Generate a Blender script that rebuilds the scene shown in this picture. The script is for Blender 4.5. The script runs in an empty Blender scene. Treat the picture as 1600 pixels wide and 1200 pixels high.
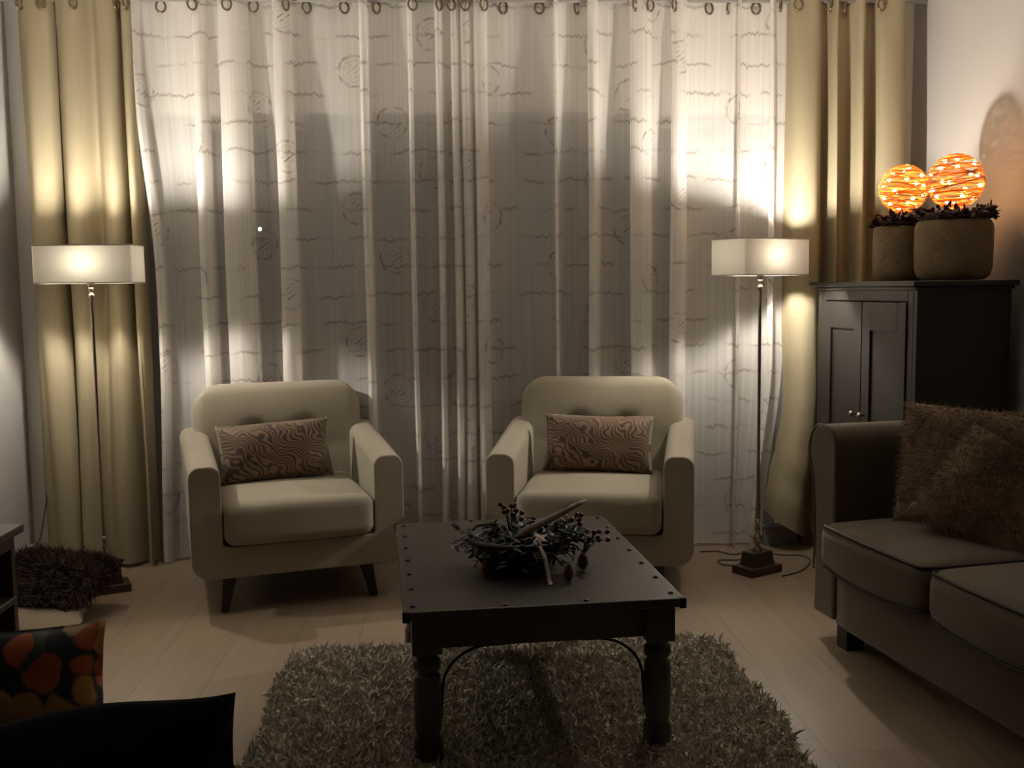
import bpy, bmesh, math, random
import numpy as np
from mathutils import Vector, Matrix, Euler, noise

random.seed(7)
rng = np.random.default_rng(7)
R = math.radians
scene = bpy.context.scene
COL = scene.collection

# ------------------------------------------------------------------ camera
YAW, PITCH, ROLL, CAM_H = R(3.0), R(5.5), R(0.7), 1.32
fw = Vector((math.sin(YAW) * math.cos(PITCH), math.cos(YAW) * math.cos(PITCH), -math.sin(PITCH)))
rt = Vector((math.cos(YAW), -math.sin(YAW), 0.0))
up = rt.cross(fw)
r2 = rt * math.cos(ROLL) - up * math.sin(ROLL)
u2 = up * math.cos(ROLL) + rt * math.sin(ROLL)
cam_data = bpy.data.cameras.new('camera')
cam = bpy.data.objects.new('camera', cam_data)
COL.objects.link(cam)
m3 = Matrix((r2, u2, -fw)).transposed()
cam.matrix_world = Matrix.Translation((0, 0, CAM_H)) @ m3.to_4x4()
cam_data.sensor_width = 36.0
cam_data.lens = 36.0
cam_data.clip_start = 0.05
scene.camera = cam

# ------------------------------------------------------------------ world and exposure
world = bpy.data.worlds.new('night')
scene.world = world
world.use_nodes = True
bg = world.node_tree.nodes['Background']
bg.inputs[0].default_value = (0.25, 0.32, 0.45, 1)
bg.inputs[1].default_value = 0.012
scene.view_settings.view_transform = 'Standard'
scene.view_settings.look = 'None'
scene.view_settings.gamma = 1.0
scene.view_settings.use_curve_mapping = False
scene.view_settings.exposure = 0.0
LAMP_POWER = 2420.0      # radiance of the bulbs
BULB_COL = (1.0, 0.93, 0.82)


def aty(px, py, y):
    """world point on the plane Y=y seen at a pixel of the 1600x1200 frame (used once, to lay things out)"""
    d = fw + r2 * ((px - 800) / 1600.0) - u2 * ((py - 600) / 1600.0)
    return Vector((0, 0, CAM_H)) + d * (y / d.y)


# ------------------------------------------------------------------ materials
def mat(name, col, rough=0.6, metal=0.0, spec=0.5, sheen=0.0, bump=None, vary=None, coat=0.0):
    m = bpy.data.materials.new(name)
    m.use_nodes = True
    nt = m.node_tree
    b = nt.nodes['Principled BSDF']
    b.inputs['Base Color'].default_value = (*col, 1)
    b.inputs['Roughness'].default_value = rough
    b.inputs['Metallic'].default_value = metal
    b.inputs['Specular IOR Level'].default_value = spec
    b.inputs['Coat Weight'].default_value = coat
    if sheen:
        b.inputs['Sheen Weight'].default_value = sheen
        b.inputs['Sheen Roughness'].default_value = 0.5
    tc = nt.nodes.new('ShaderNodeTexCoord')
    if vary:
        sc, amt = vary
        n = nt.nodes.new('ShaderNodeTexNoise')
        n.inputs['Scale'].default_value = sc
        n.inputs['Detail'].default_value = 5
        nt.links.new(tc.outputs['Object'], n.inputs['Vector'])
        mx = nt.nodes.new('ShaderNodeMix')
        mx.data_type = 'RGBA'
        mx.inputs['A'].default_value = (*[c * (1 - amt) for c in col], 1)
        mx.inputs['B'].default_value = (*[min(1, c * (1 + amt)) for c in col], 1)
        nt.links.new(n.outputs['Fac'], mx.inputs['Factor'])
        nt.links.new(mx.outputs['Result'], b.inputs['Base Color'])
    if bump:
        sc, st = bump
        n = nt.nodes.new('ShaderNodeTexNoise')
        n.inputs['Scale'].default_value = sc
        n.inputs['Detail'].default_value = 6
        nt.links.new(tc.outputs['Object'], n.inputs['Vector'])
        bp = nt.nodes.new('ShaderNodeBump')
        bp.inputs['Strength'].default_value = st
        bp.inputs['Distance'].default_value = 0.01
        nt.links.new(n.outputs['Fac'], bp.inputs['Height'])
        nt.links.new(bp.outputs['Normal'], b.inputs['Normal'])
    return m


def emis(name, col, strength):
    m = bpy.data.materials.new(name)
    m.use_nodes = True
    nt = m.node_tree
    nt.nodes.clear()
    e = nt.nodes.new('ShaderNodeEmission')
    e.inputs[0].default_value = (*col, 1)
    e.inputs[1].default_value = strength
    o = nt.nodes.new('ShaderNodeOutputMaterial')
    nt.links.new(e.outputs[0], o.inputs[0])
    return m


class NT:
    """tiny node wiring helper"""
    def __init__(self, m):
        m.use_nodes = True
        self.t = m.node_tree

    def math(self, op, a, b=None, c=None, clamp=False):
        n = self.t.nodes.new('ShaderNodeMath')
        n.operation = op
        n.use_clamp = clamp
        for i, v in enumerate((a, b, c)):
            if v is None:
                continue
            if isinstance(v, (int, float)):
                n.inputs[i].default_value = v
            else:
                self.t.links.new(v, n.inputs[i])
        return n.outputs[0]

    def noise(self, vec, scale, detail=2, dist=0.0):
        n = self.t.nodes.new('ShaderNodeTexNoise')
        n.inputs['Scale'].default_value = scale
        n.inputs['Detail'].default_value = detail
        n.inputs['Distortion'].default_value = dist
        self.t.links.new(vec, n.inputs['Vector'])
        return n.outputs['Fac']

    def mapping(self, vec, scale=(1, 1, 1), loc=(0, 0, 0)):
        n = self.t.nodes.new('ShaderNodeMapping')
        n.inputs['Scale'].default_value = scale
        n.inputs['Location'].default_value = loc
        self.t.links.new(vec, n.inputs['Vector'])
        return n.outputs[0]

    def mix(self, f, a, b):
        n = self.t.nodes.new('ShaderNodeMix')
        n.data_type = 'RGBA'
        for k, v in (('Factor', f), ('A', a), ('B', b)):
            if isinstance(v, (int, float)):
                n.inputs[k].default_value = v
            elif isinstance(v, tuple):
                n.inputs[k].default_value = (*v, 1)
            else:
                self.t.links.new(v, n.inputs[k])
        return n.outputs['Result']


def floor_mat():
    m = bpy.data.materials.new('oak_laminate')
    k = NT(m)
    t = k.t
    b = t.nodes['Principled BSDF']
    tc = t.nodes.new('ShaderNodeTexCoord').outputs['Object']
    sp = t.nodes.new('ShaderNodeSeparateXYZ')
    t.links.new(tc, sp.inputs[0])
    x, y = sp.outputs[0], sp.outputs[1]
    W = 0.235
    xs = k.math('DIVIDE', k.math('ADD', x, 0.155), W)
    idx = k.math('FLOOR', xs)
    fx = k.math('SUBTRACT', xs, idx)
    off = k.math('MULTIPLY', k.math('SINE', k.math('MULTIPLY', idx, 12.9)), 3.7)
    ys = k.math('DIVIDE', k.math('ADD', y, off), 1.28)
    idy = k.math('FLOOR', ys)
    fy = k.math('SUBTRACT', ys, idy)
    ex = k.math('MINIMUM', fx, k.math('SUBTRACT', 1.0, fx))
    ey = k.math('MINIMUM', fy, k.math('SUBTRACT', 1.0, fy))
    sx = k.math('LESS_THAN', ex, 0.008)
    sy = k.math('LESS_THAN', ey, 0.0014)
    seam = k.math('MAXIMUM', sx, sy)
    cb = t.nodes.new('ShaderNodeCombineXYZ')
    t.links.new(idx, cb.inputs[0]); t.links.new(idy, cb.inputs[1])
    wn = t.nodes.new('ShaderNodeTexWhiteNoise')
    t.links.new(cb.outputs[0], wn.inputs['Vector'])
    cv = t.nodes.new('ShaderNodeVectorMath'); cv.operation = 'ADD'
    sc = t.nodes.new('ShaderNodeVectorMath'); sc.operation = 'SCALE'
    t.links.new(wn.outputs['Color'], sc.inputs[0]); sc.inputs['Scale'].default_value = 9.0
    t.links.new(tc, cv.inputs[0]); t.links.new(sc.outputs[0], cv.inputs[1])
    g = k.noise(k.mapping(cv.outputs[0], (16, 1.1, 1)), 2.2, 6, 0.6)
    g2 = k.noise(k.mapping(cv.outputs[0], (3.0, 0.8, 1)), 2.0, 3, 1.0)
    c = k.mix(g, (0.20, 0.140, 0.088), (0.34, 0.260, 0.178))
    c = k.mix(k.math('MULTIPLY', g2, 0.55), c, (0.29, 0.22, 0.155))
    c = k.mix(k.math('MULTIPLY', wn.outputs['Value'], 0.30), c, (0.36, 0.285, 0.21))
    c = k.mix(k.math('MULTIPLY', seam, 0.6), c, (0.13, 0.085, 0.05))
    t.links.new(c, b.inputs['Base Color'])
    b.inputs['Roughness'].default_value = 0.42
    bp = t.nodes.new('ShaderNodeBump'); bp.inputs['Strength'].default_value = 0.15
    bp.inputs['Distance'].default_value = 0.003
    t.links.new(g, bp.inputs['Height']); t.links.new(bp.outputs[0], b.inputs['Normal'])
    return m


def sheer_mat():
    """translucent voile with printed lines of illegible handwriting and round postmarks"""
    m = bpy.data.materials.new('printed_voile')
    k = NT(m)
    t = k.t
    t.nodes.clear()
    uv = t.nodes.new('ShaderNodeUVMap').outputs[0]
    sp = t.nodes.new('ShaderNodeSeparateXYZ')
    t.links.new(uv, sp.inputs[0])
    u, v = sp.outputs[0], sp.outputs[1]
    # handwriting rows
    row = k.math('DIVIDE', v, 0.135)
    wob = k.noise(k.mapping(uv, (70, 3, 1)), 1.0, 2, 1.5)
    wob2 = k.noise(k.mapping(uv, (9, 5, 1)), 1.0, 2)
    rr = k.math('ADD', row, k.math('ADD', k.math('MULTIPLY', k.math('SUBTRACT', wob, .5), 0.30),
                                   k.math('MULTIPLY', k.math('SUBTRACT', wob2, .5), 0.5)))
    fr = k.math('ABSOLUTE', k.math('SUBTRACT', k.math('FRACT', rr), 0.5))
    line = k.math('SUBTRACT', 1.0, k.math('DIVIDE', fr, 0.072), clamp=True)
    msk = k.noise(k.mapping(uv, (6.5, 7.4, 1), (3.1, 1.7, 0)), 1.0, 1)
    msk = k.math('MULTIPLY', k.math('SUBTRACT', msk, 0.44), 9.0, clamp=True)
    line = k.math('MULTIPLY', line, msk)
    # postmarks on a staggered grid
    CU, CV = 0.37, 0.64
    cu = k.math('DIVIDE', u, CU)
    iu = k.math('FLOOR', cu)
    fu = k.math('MULTIPLY', k.math('SUBTRACT', k.math('SUBTRACT', cu, iu), 0.5), CU)
    par = k.math('MULTIPLY', k.math('FRACT', k.math('MULTIPLY', iu, 0.37)), CV)
    cv = k.math('DIVIDE', k.math('ADD', v, par), CV)
    fv = k.math('MULTIPLY', k.math('SUBTRACT', k.math('FRACT', cv), 0.5), CV)
    rad0 = k.math('SQRT', k.math('ADD', k.math('POWER', k.math('ABSOLUTE', fu), 2.0), k.math('POWER', k.math('ABSOLUTE', fv), 2.0)))
    wr = k.noise(uv, 22, 4)
    rad = k.math('ADD', rad0, k.math('MULTIPLY', k.math('SUBTRACT', k.noise(uv, 26, 2), .5), 0.022))
    ring = k.math('SUBTRACT', 1.0, k.math('DIVIDE', k.math('ABSOLUTE', k.math('SUBTRACT', rad, 0.072)), 0.010), clamp=True)
    ring2 = k.math('SUBTRACT', 1.0, k.math('DIVIDE', k.math('ABSOLUTE', k.math('SUBTRACT', rad, 0.050)), 0.005), clamp=True)
    dg = k.math('ADD', fv, k.math('MULTIPLY', fu, -0.75))
    st = k.math('LESS_THAN', k.math('ABSOLUTE', k.math('SUBTRACT', k.math('FRACT', k.math('DIVIDE', dg, 0.026)), .5)), 0.16)
    st = k.math('MULTIPLY', st, k.math('LESS_THAN', rad, 0.034))
    stamp = k.math('MAXIMUM', k.math('MAXIMUM', ring, k.math('MULTIPLY', ring2, 0.5)), k.math('MULTIPLY', st, 0.9))
    stamp = k.math('MULTIPLY', stamp, k.math('MULTIPLY', k.math('SUBTRACT', wr, 0.40), 5.0, clamp=True))
    ink = k.math('MAXIMUM', k.math('MULTIPLY', line, 0.85), k.math('MULTIPLY', stamp, 0.95))
    # weave streaks
    weave = k.noise(k.mapping(uv, (70, 0.6, 1)), 1.0, 3)
    colr = k.mix(ink, (0.93, 0.89, 0.84), (0.30, 0.23, 0.19))
    alpha = k.math('ADD', 0.47, k.math('MULTIPLY', weave, 0.28))
    alpha = k.math('ADD', alpha, k.math('MULTIPLY', ink, 0.22), clamp=True)
    d = t.nodes.new('ShaderNodeBsdfDiffuse'); t.links.new(colr, d.inputs[0])
    tl = t.nodes.new('ShaderNodeBsdfTranslucent'); t.links.new(colr, tl.inputs[0])
    a = t.nodes.new('ShaderNodeMixShader'); a.inputs[0].default_value = 0.18
    t.links.new(d.outputs[0], a.inputs[1]); t.links.new(tl.outputs[0], a.inputs[2])
    tr = t.nodes.new('ShaderNodeBsdfTransparent')
    b = t.nodes.new('ShaderNodeMixShader')
    t.links.new(alpha, b.inputs[0]); t.links.new(tr.outputs[0], b.inputs[1]); t.links.new(a.outputs[0], b.inputs[2])
    o = t.nodes.new('ShaderNodeOutputMaterial'); t.links.new(b.outputs[0], o.inputs[0])
    return m


def cloth_translucent(name, col, tcol, fac, stripe=0.0):
    m = bpy.data.materials.new(name)
    k = NT(m)
    t = k.t
    t.nodes.clear()
    tc = t.nodes.new('ShaderNodeTexCoord').outputs['Object']
    n = k.noise(k.mapping(tc, (120, 120, 3)), 1.0, 3)
    c = k.mix(n, tuple(x * (1 - stripe) for x in col), tuple(min(1, x * (1 + stripe)) for x in col))
    d = t.nodes.new('ShaderNodeBsdfDiffuse'); t.links.new(c, d.inputs[0])
    tl = t.nodes.new('ShaderNodeBsdfTranslucent'); tl.inputs[0].default_value = (*tcol, 1)
    a = t.nodes.new('ShaderNodeMixShader'); a.inputs[0].default_value = fac
    t.links.new(d.outputs[0], a.inputs[1]); t.links.new(tl.outputs[0], a.inputs[2])
    o = t.nodes.new('ShaderNodeOutputMaterial'); t.links.new(a.outputs[0], o.inputs[0])
    return m


def tiger_mat():
    m = bpy.data.materials.new('tiger_print')
    k = NT(m)
    t = k.t
    b = t.nodes['Principled BSDF']
    tc = t.nodes.new('ShaderNodeTexCoord').outputs['Object']
    w = t.nodes.new('ShaderNodeTexWave')
    w.wave_type = 'BANDS'; w.bands_direction = 'DIAGONAL'
    w.inputs['Scale'].default_value = 21.0
    w.inputs['Distortion'].default_value = 34.0
    w.inputs['Detail'].default_value = 1.6
    w.inputs['Detail Scale'].default_value = 0.42
    w.inputs['Detail Roughness'].default_value = 0.45
    t.links.new(k.mapping(tc, (1.0, 1.0, 1.25)), w.inputs['Vector'])
    f = k.math('MULTIPLY', k.math('SUBTRACT', w.outputs['Fac'], 0.30), 3.2, clamp=True)
    c = k.mix(f, (0.045, 0.024, 0.013), (0.205, 0.120, 0.060))
    t.links.new(c, b.inputs['Base Color'])
    b.inputs['Roughness'].default_value = 0.62
    b.inputs['Sheen Weight'].default_value = 0.3
    return m


def floral_mat():
    m = bpy.data.materials.new('floral_print')
    k = NT(m)
    t = k.t
    b = t.nodes['Principled BSDF']
    tc = t.nodes.new('ShaderNodeTexCoord').outputs['Object']
    wob = t.nodes.new('ShaderNodeTexNoise'); wob.inputs['Scale'].default_value = 9
    t.links.new(tc, wob.inputs['Vector'])
    ad = t.nodes.new('ShaderNodeVectorMath'); ad.operation = 'MULTIPLY_ADD'
    t.links.new(wob.outputs['Color'], ad.inputs[0]); ad.inputs[1].default_value = (.07, .07, .07)
    t.links.new(tc, ad.inputs[2])
    vo = t.nodes.new('ShaderNodeTexVoronoi'); vo.inputs['Scale'].default_value = 8.5
    t.links.new(ad.outputs[0], vo.inputs['Vector'])
    blob = k.math('MULTIPLY', k.math('SUBTRACT', 0.60, vo.outputs['Distance']), 14.0, clamp=True)
    sc = t.nodes.new('ShaderNodeSeparateColor'); t.links.new(vo.outputs['Color'], sc.inputs[0])
    rmp = t.nodes.new('ShaderNodeValToRGB')
    rmp.color_ramp.interpolation = 'CONSTANT'
    els = rmp.color_ramp.elements
    els[0].position = 0.0; els[0].color = (0.62, 0.13, 0.03, 1)
    els[1].position = 0.30; els[1].color = (0.70, 0.36, 0.08, 1)
    for p, c in ((0.52, (0.06, 0.09, 0.07, 1)), (0.66, (0.66, 0.46, 0.24, 1)), (0.80, (0.55, 0.04, 0.03, 1)), (0.9, (0.7, 0.66, 0.6, 1))):
        e = els.new(p); e.color = c
    t.links.new(sc.outputs[0], rmp.inputs[0])
    pet = k.noise(k.mapping(tc, (30, 30, 30)), 1.0, 3)
    c = k.mix(k.math('MULTIPLY', pet, 0.45), rmp.outputs[0], (0.10, 0.03, 0.02))
    c = k.mix(k.math('MULTIPLY', blob, 0.62), (0.010, 0.013, 0.018), c)
    t.links.new(c, b.inputs['Base Color'])
    b.inputs['Roughness'].default_value = 0.75
    return m


M = {}
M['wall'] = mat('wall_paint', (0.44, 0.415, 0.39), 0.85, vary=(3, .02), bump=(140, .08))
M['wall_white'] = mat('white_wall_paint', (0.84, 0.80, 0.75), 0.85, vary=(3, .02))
M['wall_dark'] = mat('low_bounce_brown', (0.16, 0.13, 0.10), 0.85, vary=(3, .05))  # unseen wall behind the camera, darkened to cut fill on the chair fronts
M['ceiling'] = mat('ceiling_paint', (0.86, 0.83, 0.78), 0.9, vary=(2, .02))
M['trim'] = mat('white_trim', (0.66, 0.62, 0.56), 0.45, vary=(4, .03))
M['floor'] = floor_mat()
M['sheer'] = sheer_mat()
M['drape'] = cloth_translucent('gold_drape', (0.36, 0.305, 0.20), (0.35, 0.28, 0.15), 0.06, 0.05)
M['eyelet'] = mat('eyelet_metal', (0.20, 0.14, 0.09), 0.35, 0.8, vary=(20, .1))
M['shade'] = cloth_translucent('shade_fabric', (0.60, 0.56, 0.47), (0.30, 0.27, 0.215), 0.032, 0.05)
M['shade_trim'] = mat('shade_trim', (0.42, 0.38, 0.32), 0.7, vary=(40, .1))
M['bulb'] = emis('bulb_glow', BULB_COL, LAMP_POWER)
M['nickel'] = mat('brushed_nickel', (0.42, 0.36, 0.30), 0.28, 0.95, vary=(30, .08))
M['lampbase'] = mat('lamp_base_bronze', (0.10, 0.07, 0.05), 0.38, 0.6, vary=(20, .2))
M['cream'] = mat('cream_upholstery', (0.35, 0.305, 0.225), 0.9, sheen=0.15, bump=(420, .35), vary=(7, .05))
M['cream_dark'] = mat('button_upholstery', (0.34, 0.29, 0.21), 0.9, vary=(30, .05))
M['blackwood'] = mat('black_wood', (0.020, 0.015, 0.012), 0.42, vary=(8, .3), bump=(40, .1))
M['tablewood'] = mat('dark_table_wood', (0.045, 0.036, 0.030), 0.36, vary=(9, .3), bump=(30, .12), spec=0.6)
M['iron'] = mat('black_iron', (0.025, 0.022, 0.02), 0.4, 0.7, vary=(30, .2))
M['cabwood'] = mat('charcoal_cabinet_wood', (0.020, 0.017, 0.015), 0.38, vary=(7, .25), bump=(26, .1))
M['knob'] = mat('pewter_knob', (0.35, 0.31, 0.27), 0.3, 0.9, vary=(30, .1))
M['tiger'] = tiger_mat()
M['floral'] = floral_mat()
M['sofa'] = mat('taupe_upholstery', (0.095, 0.071, 0.043), 0.78, sheen=0.25, vary=(5, .09), bump=(90, .18))
M['sofa_pipe'] = mat('dark_piping', (0.018, 0.014, 0.011), 0.6, vary=(30, .1))
M['fur'] = mat('brown_fur', (0.26, 0.17, 0.10), 0.85, sheen=0.2, vary=(28, .28))
M['darkfur'] = mat('dark_fur', (0.060, 0.034, 0.022), 0.8, vary=(16, .5))
M['beige'] = mat('beige_cotton', (0.22, 0.17, 0.11), 0.9, vary=(12, .1), bump=(90, .3))
M['black'] = mat('black_velvet', (0.003, 0.0025, 0.003), 1.0, spec=0.1, vary=(12, .3), bump=(60, .3))
M['rug'] = mat('grey_shag', (0.50, 0.455, 0.36), 0.95, vary=(14, .30))
M['rugback'] = mat('rug_backing', (0.07, 0.06, 0.045), 0.95, vary=(20, .2))
M['pot'] = mat('tan_concrete', (0.22, 0.155, 0.080), 0.9, vary=(9, .38), bump=(45, .6))
M['leaf_dark'] = mat('dried_leaves', (0.060, 0.030, 0.024), 0.8, vary=(30, .5))
M['cone'] = mat('pine_cone', (0.14, 0.08, 0.05), 0.8, vary=(30, .3))
M['rattan'] = cloth_translucent('rattan_strands', (0.84, 0.48, 0.18), (0.92, 0.48, 0.16), 0.5, 0.25)
M['led'] = emis('led_glow', (1.0, 0.64, 0.27), 72.0)
M['green'] = mat('eucalyptus_green', (0.016, 0.021, 0.011), 0.6, vary=(20, .35))
M['berry'] = mat('red_berry', (0.13, 0.012, 0.014), 0.4, vary=(30, .2))
M['wicker'] = mat('black_wicker', (0.018, 0.013, 0.010), 0.6, vary=(40, .3))
M['drift'] = mat('bleached_wood', (0.20, 0.155, 0.125), 0.8, vary=(24, .25), bump=(60, .4))
M['ribbon'] = mat('white_felt', (0.50, 0.44, 0.36), 0.9, vary=(20, .06))
M['cord'] = mat('brown_cord', (0.07, 0.045, 0.028), 0.5, vary=(20, .1))
M['frame'] = mat('window_frame_paint', (0.30, 0.28, 0.26), 0.5, vary=(6, .05))
M['greybox'] = mat('grey_metal_cover', (0.22, 0.22, 0.21), 0.5, vary=(9, .1))
M['brownbox'] = mat('brown_wood_block', (0.11, 0.055, 0.035), 0.6, vary=(12, .2))
M['tarmac'] = mat('dark_paving', (0.05, 0.05, 0.05), 0.9, vary=(3, .3))
M['street'] = emis('street_glow', (1.0, 0.80, 0.72), 14.0)

g = bpy.data.materials.new('window_glass')
k_ = NT(g)
g.node_tree.nodes['Principled BSDF'].inputs['Transmission Weight'].default_value = 1.0
g.node_tree.nodes['Principled BSDF'].inputs['Roughness'].default_value = 0.0
g.node_tree.nodes['Principled BSDF'].inputs['IOR'].default_value = 1.5
g.node_tree.nodes['Principled BSDF'].inputs['Base Color'].default_value = (0.8, 0.86, 0.84, 1)
M['glass'] = g


# ------------------------------------------------------------------ object helpers
def tag(o, label=None, cat=None, group=None, kind=None):
    if label: o['label'] = label
    if cat: o['category'] = cat
    if group: o['group'] = group
    if kind: o['kind'] = kind
    return o


def thing(name, label, cat, loc=(0, 0, 0), rz=0.0, group=None):
    o = bpy.data.objects.new(name, None)
    o.empty_display_size = 0.1
    COL.objects.link(o)
    o.location = loc
    o.rotation_euler = (0, 0, rz)
    return tag(o, label, cat, group)


def link(name, me, material, parent=None, smooth=True, loc=None, rot=None):
    o = bpy.data.objects.new(name, me)
    COL.objects.link(o)
    if material: me.materials.append(material)
    if smooth:
        me.polygons.foreach_set('use_smooth', [True] * len(me.polygons))
    if parent: o.parent = parent
    if loc is not None: o.location = loc
    if rot is not None: o.rotation_euler = rot
    return o


def obj(name, mb, material, parent=None, smooth=True, loc=None, rot=None, bevel=0.0, seg=3, sub=0):
    me = mb.mesh(name)
    o = link(name, me, material, parent, smooth, loc, rot)
    if bevel:
        b = o.modifiers.new('bevel', 'BEVEL')
        b.width = bevel; b.segments = seg; b.limit_method = 'ANGLE'; b.angle_limit = R(35)
        b.harden_normals = False
    if sub:
        s = o.modifiers.new('sub', 'SUBSURF'); s.levels = sub; s.render_levels = sub
    if smooth and bevel:
        wn = o.modifiers.new('wn', 'WEIGHTED_NORMAL'); wn.keep_sharp = True
    return o


class MB:
    def __init__(self):
        self.v = []; self.f = []; self.uv = None

    def mesh(self, name):
        me = bpy.data.meshes.new(name)
        me.from_pydata([tuple(p) for p in self.v], [], self.f)
        if self.uv is not None:
            ul = me.uv_layers.new(name='UVMap')
            li = np.zeros(len(me.loops), dtype=np.int32)
            me.loops.foreach_get('vertex_index', li)
            ul.data.foreach_set('uv', np.array(self.uv, dtype=np.float32)[li].ravel())
        me.update()
        return me

    def add(self, vs, fs):
        n = len(self.v)
        self.v += [Vector(p) for p in vs]
        self.f += [tuple(i + n for i in f) for f in fs]
        return n

    def box(self, c, s, rz=0.0, taper=1.0):
        x, y, z = (q / 2 for q in s)
        vs = []
        for dz in (-1, 1):
            k = taper if dz < 0 else 1.0
            for dx, dy in ((-1, -1), (1, -1), (1, 1), (-1, 1)):
                p = Vector((dx * x * k, dy * y * k, dz * z))
                p.rotate(Euler((0, 0, rz)))
                vs.append(p + Vector(c))
        self.add(vs, [(3, 2, 1, 0), (4, 5, 6, 7), (0, 1, 5, 4), (1, 2, 6, 5), (2, 3, 7, 6), (3, 0, 4, 7)])

    def lathe(self, prof, n=32, c=(0, 0, 0), cap=True):
        b = len(self.v)
        for r, z in prof:
            for i in range(n):
                a = 2 * math.pi * i / n
                self.v.append(Vector((c[0] + r * math.cos(a), c[1] + r * math.sin(a), c[2] + z)))
        for j in range(len(prof) - 1):
            for i in range(n):
                i2 = (i + 1) % n
                self.f.append((b + j * n + i, b + j * n + i2, b + (j + 1) * n + i2, b + (j + 1) * n + i))
        if cap:
            self.f.append(tuple(b + i for i in reversed(range(n))))
            self.f.append(tuple(b + (len(prof) - 1) * n + i for i in range(n)))

    def tube(self, pts, r, n=8, closed=False):
        pts = [Vector(p) for p in pts]
        m = len(pts)
        rs = r if isinstance(r, (list, tuple)) else [r] * m
        b = len(self.v)
        prev = None
        for i, p in enumerate(pts):
            a = pts[i - 1] if (i > 0 or closed) else p
            c = pts[(i + 1) % m] if (i < m - 1 or closed) else p
            t = (c - a).normalized()
            if prev is None:
                ref = Vector((0, 0, 1)) if abs(t.z) < 0.9 else Vector((1, 0, 0))
                nrm = t.cross(ref).normalized()
            else:
                nrm = (prev - t * prev.dot(t)).normalized()
            prev = nrm
            bn = t.cross(nrm)
            for q in range(n):
                an = 2 * math.pi * q / n
                self.v.append(p + (nrm * math.cos(an) + bn * math.sin(an)) * rs[i])
        last = m if closed else m - 1
        for i in range(last):
            i2 = (i + 1) % m
            for q in range(n):
                q2 = (q + 1) % n
                self.f.append((b + i * n + q, b + i * n + q2, b + i2 * n + q2, b + i2 * n + q))
        if not closed:
            self.f.append(tuple(b + q for q in reversed(range(n))))
            self.f.append(tuple(b + (m - 1) * n + q for q in range(n)))

    def sphere(self, c, r, n=10, m=6, sc=(1, 1, 1)):
        prof = []
        b = len(self.v)
        for j in range(m + 1):
            a = -math.pi / 2 + math.pi * j / m
            rr, z = max(1e-4, math.cos(a)) * r, math.sin(a) * r
            for i in range(n):
                t = 2 * math.pi * i / n
                self.v.append(Vector((c[0] + rr * math.cos(t) * sc[0], c[1] + rr * math.sin(t) * sc[1], c[2] + z * sc[2])))
        for j in range(m):
            for i in range(n):
                i2 = (i + 1) % n
                self.f.append((b + j * n + i, b + j * n + i2, b + (j + 1) * n + i2, b + (j + 1) * n + i))

    def poly_extrude(self, outline, y0, y1, axis='y'):
        n = len(outline)
        vs = [(x, y0, z) for x, z in outline] + [(x, y1, z) for x, z in outline]
        fs = [tuple(range(n)), tuple(reversed(range(n, 2 * n)))]
        for i in range(n):
            j = (i + 1) % n
            fs.append((i, i + n, j + n, j))
        self.add(vs, fs)

    def transform(self, mtx, start=0):
        for i in range(start, len(self.v)):
            self.v[i] = mtx @ self.v[i]


def rbox(mb, c, s, r, n=10, fn=None, corner=0.0, rad3=None):
    """rounded soft box; corner = extra rounding radius of the XZ outline; fn(p local)->p"""
    hx, hy, hz = (q / 2 for q in s)
    vid = {}
    base = len(mb.v)
    verts = []; faces = []

    def key(i, j, k): return (i, j, k)

    def vert(i, j, k):
        kk = key(i, j, k)
        if kk in vid: return vid[kk]
        q = Vector(((i / n * 2 - 1), (j / n * 2 - 1), (k / n * 2 - 1)))
        # denser near the edges
        q = Vector([math.sin(t * math.pi / 2) * 0.45 + t * 0.55 for t in q])
        p = Vector((q.x * hx, q.y * hy, q.z * hz))
        inner = Vector((max(-(hx - r), min(hx - r, p.x)), max(-(hy - r), min(hy - r, p.y)), max(-(hz - r), min(hz - r, p.z))))
        d = p - inner
        if d.length > 1e-9:
            mx = max(abs(d.x), abs(d.y), abs(d.z))
            p = inner + d.normalized() * mx if mx > 0 else inner
        if corner:
            ax, az = hx - corner, hz - corner
            if abs(p.x) > ax and abs(p.z) > az:
                uu = (abs(p.x) - ax) / corner; vv = (abs(p.z) - az) / corner
                nu = uu * math.sqrt(max(0, 1 - vv * vv / 2)); nv = vv * math.sqrt(max(0, 1 - uu * uu / 2))
                p.x = math.copysign(ax + nu * corner, p.x); p.z = math.copysign(az + nv * corner, p.z)
        if fn: p = fn(p)
        vid[kk] = len(verts); verts.append(p + Vector(c))
        return vid[kk]

    for a in range(n):
        for b in range(n):
            faces.append((vert(a, b, 0), vert(a, b + 1, 0), vert(a + 1, b + 1, 0), vert(a + 1, b, 0)))
            faces.append((vert(a, b, n), vert(a + 1, b, n), vert(a + 1, b + 1, n), vert(a, b + 1, n)))
            faces.append((vert(a, 0, b), vert(a + 1, 0, b), vert(a + 1, 0, b + 1), vert(a, 0, b + 1)))
            faces.append((vert(a, n, b), vert(a, n, b + 1), vert(a + 1, n, b + 1), vert(a + 1, n, b)))
            faces.append((vert(0, a, b), vert(0, a, b + 1), vert(0, a + 1, b + 1), vert(0, a + 1, b)))
            faces.append((vert(n, a, b), vert(n, a + 1, b), vert(n, a + 1, b + 1), vert(n, a, b + 1)))
    mb.add(verts, faces)


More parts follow.
